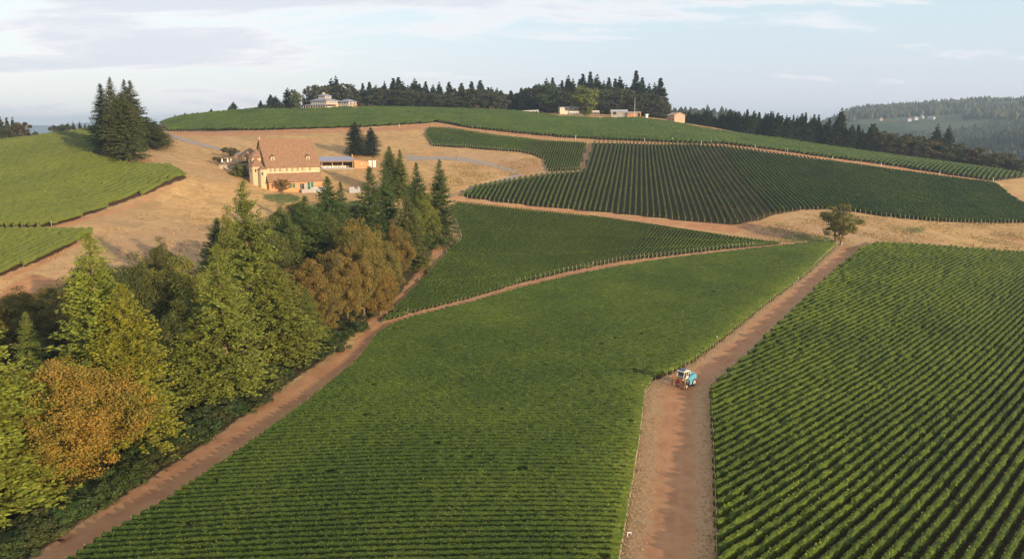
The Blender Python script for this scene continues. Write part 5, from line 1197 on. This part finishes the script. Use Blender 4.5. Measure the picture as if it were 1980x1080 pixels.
# ------------------------------------------------------------------ the tractor
m_cyan = plain('turquoise_paint', (0.10, 0.32, 0.41), 0.6, spec=0.4, var=0.2, scale=4); m_navy = plain('navy_panel', (0.03, 0.06, 0.20), 0.4, spec=0.5)
m_cab = plain('cream_cab_paint', (0.72, 0.64, 0.46), 0.4, spec=0.5, var=0.06); m_rub = plain('tyre_rubber', (0.03, 0.027, 0.025), 0.9, var=0.3)
m_rim = plain('cream_rim', (0.68, 0.62, 0.50), 0.5); m_org = plain('orange_hedger', (0.45, 0.17, 0.05), 0.6, spec=0.4, var=0.2); m_red = plain('red_hydraulics', (0.30, 0.05, 0.03), 0.6); m_steel = plain('steel', (0.35, 0.35, 0.36), 0.4, metal=0.8)
pr_, pf_ = np.array(T1(1345, 745)), np.array(T1(1322, 752)); hd = pf_ - pr_; print('tractor', pr_, pf_, math.degrees(math.atan2(hd[1], hd[0])))
HA = R(226); TS_ = 1.0
wdir = np.array([math.cos(HA), math.sin(HA)]); left = np.array([-wdir[1], wdir[0]])
# local frame: +x forward, +y left (the side nearest the camera); wheelbase 2.9, track 1.9
cen = (pr_[:2] + pf_[:2]) / 2 - left * 0.95
tr = empty('vineyard_tractor', (cen[0], cen[1], float(H(*cen)) + 0.09), HA); tag(tr, 'turquoise high clearance vineyard tractor with cream cab on the earth road', 'tractor')
def wheel(x, y, r, w_):
    t = MB(); t.lathe([(r*.62, -w_/2), (r*.92, -w_/2), (r, -w_/2*.7), (r, w_/2*.7), (r*.92, w_/2), (r*.62, w_/2)], n=22, axis='y', cap=False); wo_ = t.build('tyre', m_rub, tr); wo_.location = (x, y, r); wo_.name = 'wheel'
    lg = MB()
    for k in range(18):
        a = k * 2 * math.pi / 18; c, s_ = math.cos(a), math.sin(a)
        lg.poly([(c*(r+q)-s_*e, yy, s_*(r+q)+c*e) for q in (-.02, .045) for yy in (-w_/2*.85, w_/2*.85) for e in (-.05, .05)], [(0,1,3,2),(4,6,7,5),(0,4,5,1),(2,3,7,6),(0,2,6,4),(1,5,7,3)])
    tag(lg.build('tread', m_rub, wo_), kind='stuff')
    rm = MB(); rm.lathe([(.05, -w_*.32), (r*.6, -w_*.5), (r*.64, -w_*.5), (r*.64, w_*.5), (r*.6, w_*.5), (r*.5, w_*.28), (.05, w_*.32)], n=18, axis='y'); rm.build('rim', m_rim, wo_)
    MB().lathe([(.12, w_*.3), (.12, w_*.45)], n=10, axis='y').build('hub', m_steel, wo_)
for y_ in (-.95, .95): wheel(-1.35, y_, .66, .42); wheel(1.35, y_, .42, .30)
for y_ in (-.95, .95):
    s_ = 1 if y_ > 0 else -1
    MB().box(-1.5, -1.2, y_ - s_*.32 - .09, y_ - s_*.32 + .09, .55, 1.75).build('rear_leg', m_cyan, tr, bevel=.02)
    MB().box(1.23, 1.45, y_ - s_*.26 - .07, y_ - s_*.26 + .07, .40, 1.8).build('front_leg', m_steel, tr, bevel=.02)
    MB().extrude([(-2.15, 1.62), (-2.2, 2.05), (-1.6, 2.35), (-.3, 2.2), (.55, 1.9), (.7, 1.55), (-.4, 1.45), (-.65, 1.2), (-2.0, 1.25)], y_ - .16, y_ + .16, 'y').build('side_panel', m_cyan, tr, bevel=.03)
    MB().bar((-.3, y_, 1.5), (1.3, y_ - s_*.2, 1.35), .07, 8).build('side_beam', m_cyan, tr)
    MB().extrude([(-1.05, .35), (-.95, 1.35), (.0, 1.4), (.15, .4)], y_ - .2, y_ + .08, 'y').build('spray_tank' if False else 'lower_tank', m_cyan, tr, bevel=.03)
    MB().box(-2.15, -.8, y_ - .30, y_ + .30, 1.44, 1.50).build('mudguard', m_cyan, tr, bevel=.02)
MB().box(-2.15, .3, -.78, .78, 1.62, 2.15).build('engine_deck', m_navy, tr, bevel=.04)
MB().extrude([(-2.3, 1.7), (-2.35, 2.1), (-1.9, 2.5), (-.45, 2.45), (-.45, 1.7)], -.6, .6, 'y').build('engine_hood', m_cyan, tr, bevel=.05)
for k in range(5): MB().box(-2.0 + k*.22, -1.9 + k*.22, .60, .625, 1.85, 2.35).build('hood_louvre', m_navy, tr)
MB().box(.25, 1.7, -.72, .72, 1.72, 1.9).build('cab_floor', m_cab, tr, bevel=.03)
cabp = [(.3, 1.9), (1.75, 1.9), (1.95, 2.35), (1.72, 3.2), (.42, 3.2)]
MB().extrude([(.36, 1.95), (1.72, 1.95), (1.90, 2.36), (1.68, 3.15), (.48, 3.15)], -.66, .66, 'y').build('cab_glass', m_glass, tr)
for y_ in (-.70, .70):
    for a, b in zip(cabp, cabp[1:] + cabp[:1]): MB().bar((a[0], y_, a[1]), (b[0], y_, b[1]), .055, 6).build('cab_frame', m_cab, tr)
    MB().bar((.98, y_, 1.9), (.98, y_, 3.2), .04, 6).build('door_post', m_cab, tr)
    MB().box(.35, .95, y_ - .03, y_ + .03, 1.92, 2.3).build('cab_side_panel', m_cab, tr)
for x_, z_ in ((1.75, 1.9), (1.95, 2.35), (1.72, 3.2), (.42, 3.2)): MB().bar((x_, -.7, z_), (x_, .7, z_), .05, 6).build('cab_crossbar', m_cab, tr)
MB().box(.2, 2.0, -.82, .82, 3.22, 3.42).build('cab_roof', m_cab, tr, bevel=.06); MB().box(.45, 1.75, -.6, .3, 3.42, 3.56).build('roof_unit', m_navy, tr, bevel=.04)
MB().box(1.3, 1.8, .3, .6, 3.42, 3.55).build('beacon_box', m_navy, tr, bevel=.03)
for y_ in (-.6, .6):
    MB().bar((.4, y_, 3.1), (-.7, y_, 3.0), .05, 6).build('rack_rail', m_cab, tr); MB().bar((-.7, y_, 3.0), (-.7, y_, 2.4), .05, 6).build('rack_leg', m_cab, tr); MB().bar((.4, y_, 2.7), (-.7, y_, 2.7), .035, 6).build('rack_rail', m_cab, tr)
for x_ in (-.7, -.15): MB().bar((x_, -.6, 3.0), (x_, .6, 3.0), .045, 6).build('rack_crossbar', m_cab, tr)
MB().box(1.7, 2.15, -.7, .7, 1.7, 2.05).build('nose', m_cab, tr, bevel=.05)
for y_ in (-.5, .5): MB().lathe([(.10, 0), (.12, .06)], n=10, axis='x', c=(2.15, y_, 1.95)).build('headlight', m_white, tr)
MB().bar((-1.0, -.5, 2.45), (-1.0, -.5, 3.3), .05, 8).build('exhaust', m_steel, tr)
MB().bar((.3, .75, 2.0), (1.2, 1.02, .9), .025, 6).build('ladder_rail', m_steel, tr)
hg = empty('hedging_frame', local(tr, 2.55, 0, 0), HA); tag(hg, 'orange and red hedge trimming frame mounted on the front of the turquoise tractor', 'hedge trimmer')
MB().box(-.45, -.3, -1.0, 1.0, 1.55, 1.7).build('crossbeam', m_org, hg, bevel=.02); MB().box(-.3, .1, -.25, .25, 1.2, 1.9).build('gearbox', m_red, hg, bevel=.03)
for y_ in (-1.35, -.45, .5, 1.35):
    MB().box(-.12, .04, y_ - .09, y_ + .09, .45, 2.55 if abs(y_) > 1 else 2.1).build('mast', m_org, hg, bevel=.02)
    MB().box(.04, .12, y_ - .16, y_ + .16, .35, 1.5).build('cutter_bar', m_org if y_ > 0 or abs(y_) > 1 else m_red, hg)
    for k in range(5): MB().box(.12, .17, y_ - .22, y_ + .22, .4 + k*.24, .44 + k*.24).build('blade', m_steel, hg)
MB().box(-.4, -.25, -1.45, 1.45, 2.0, 2.12).build('top_beam', m_org, hg, bevel=.02)
MB().bar((-.4, .3, 1.7), (-.1, .9, 2.2), .05, 6).build('hydraulic_ram', m_steel, hg)

# dry weeds on the verges of the earth road
g_ = np.random.default_rng(12); Lp = resample(smooth_poly([(1190,1100),(1220,950),(1236,850),(1246,765),(1300,723),(1400,657),(1480,592),(1560,532),(1619,478)]), 200); Rp = resample(smooth_poly([(1388,1100),(1384,960),(1379,840),(1375,757),(1441,698),(1501,638),(1561,579),(1621,522),(1673,478)]), 200)
n = 5000; ti_ = g_.uniform(0, 199, n); sd = g_.random(n) < .6; wv = g_.beta(1.2, 3.0, n) * .38 + .0; u_ = np.where(sd, wv, 1 - wv * .8)
a_ = np.stack([np.interp(ti_, np.arange(200), Lp[:, k]) for k in (0, 1)], 1); b_ = np.stack([np.interp(ti_, np.arange(200), Rp[:, k]) for k in (0, 1)], 1); q_ = a_ * (1 - u_[:, None]) + b_ * u_[:, None]
C_ = T(q_[:, 0], q_[:, 1]) + np.array([0, 0, .08]); C_ = np.repeat(C_, 3, 0) + g_.normal(size=(3 * n, 3)) * np.array([.12, .12, 0]); m_ = len(C_)
d_ = g_.normal(size=(m_, 3)) * np.array([.6, .6, .2]) + np.array([0, 0, .8]); ln_ = g_.uniform(.07, .2, m_)
VV = blades(C_, d_, norm(g_.normal(size=(m_, 3))), ln_, ln_ * .35, g_)
m_weed = leaf_mat('dry_weeds', (0.26, 0.17, 0.09), (0.42, 0.29, 0.15), (0.50, 0.38, 0.20), 0.2)
tag(link('dry_weeds', np_mesh('dry_weeds', VV, np.arange(m_ * 4).reshape(-1, 4), mats=[m_weed], tint=g_.random(m_))), 'dry weed tufts on the verges of the near earth road', kind='stuff')

# dry grass tufts and weeds scattered over the meadows
MEAD = [[(300,268),(480,262),(640,262),(800,252),(815,290),(700,330),(560,395),(520,430),(400,480),(300,500),(200,560),(0,600),(0,545),(180,455),(366,348),(330,322),(290,315)], [(1440,440),(1560,412),(1700,420),(1980,434),(1980,486),(1700,470),(1500,468)], [(880,318),(1040,304),(1045,330),(960,345),(860,366),(800,360)]]
bl = []
for p_ in MEAD:
    p_ = np.array(p_, float); n = 13000; x_ = g_.uniform(p_[:, 0].min(), p_[:, 0].max(), n); y_ = g_.uniform(p_[:, 1].min(), p_[:, 1].max(), n); k_ = inside(p_, x_, y_); x_, y_ = x_[k_], y_[k_]
    q = T(x_, y_); dens_ = np.sin(q[:, 0] * .21 + 2 * np.sin(q[:, 1] * .09)) * np.sin(q[:, 1] * .17 + q[:, 0] * .05) + .5 * g_.normal(size=len(q)); bl.append(q[dens_ > .25])
C_ = np.concatenate(bl); C_ = C_[:20000]; C_ = np.repeat(C_, 3, 0) + g_.normal(size=(3 * len(C_), 3)) * np.array([.25, .25, 0]); m_ = len(C_)
d_ = g_.normal(size=(m_, 3)) * np.array([.7, .7, .2]) + np.array([0, 0, .7]); ln_ = g_.uniform(.2, .55, m_)
m_tuft = leaf_mat('dry_grass_tufts', (0.22, 0.15, 0.06), (0.38, 0.26, 0.12), (0.50, 0.36, 0.17), 0.2)
tag(link('dry_grass', np_mesh('dry_grass', blades(C_, d_, norm(g_.normal(size=(m_, 3))), ln_, ln_ * .4, g_), np.arange(m_ * 4).reshape(-1, 4), mats=[m_tuft], tint=g_.random(m_))), 'dry grass tufts scattered over the golden meadows', kind='stuff')
# ------------------------------------------------------------------ haze: one closed box of even air round everything
hz = MB().box(-10400, 10400, -10400, 10400, float(V_min) - 1.0, CAM_Z + 95.0)
m_h, t, o = mat('haze')
pv = N(t, 'ShaderNodeVolumePrincipled', inp={'Color': (0.62, 0.80, 1.0, 1), 'Density': 0.00014, 'Anisotropy': 0.25}); L(t, pv.outputs[0], o.inputs['Volume'])
ho = hz.build('haze', m_h); tag(ho, 'thin blue morning haze over the valley', 'haze', kind='stuff')
del ho['category']
S.cycles.volume_step_rate = 1; S.cycles.volume_max_steps = 64
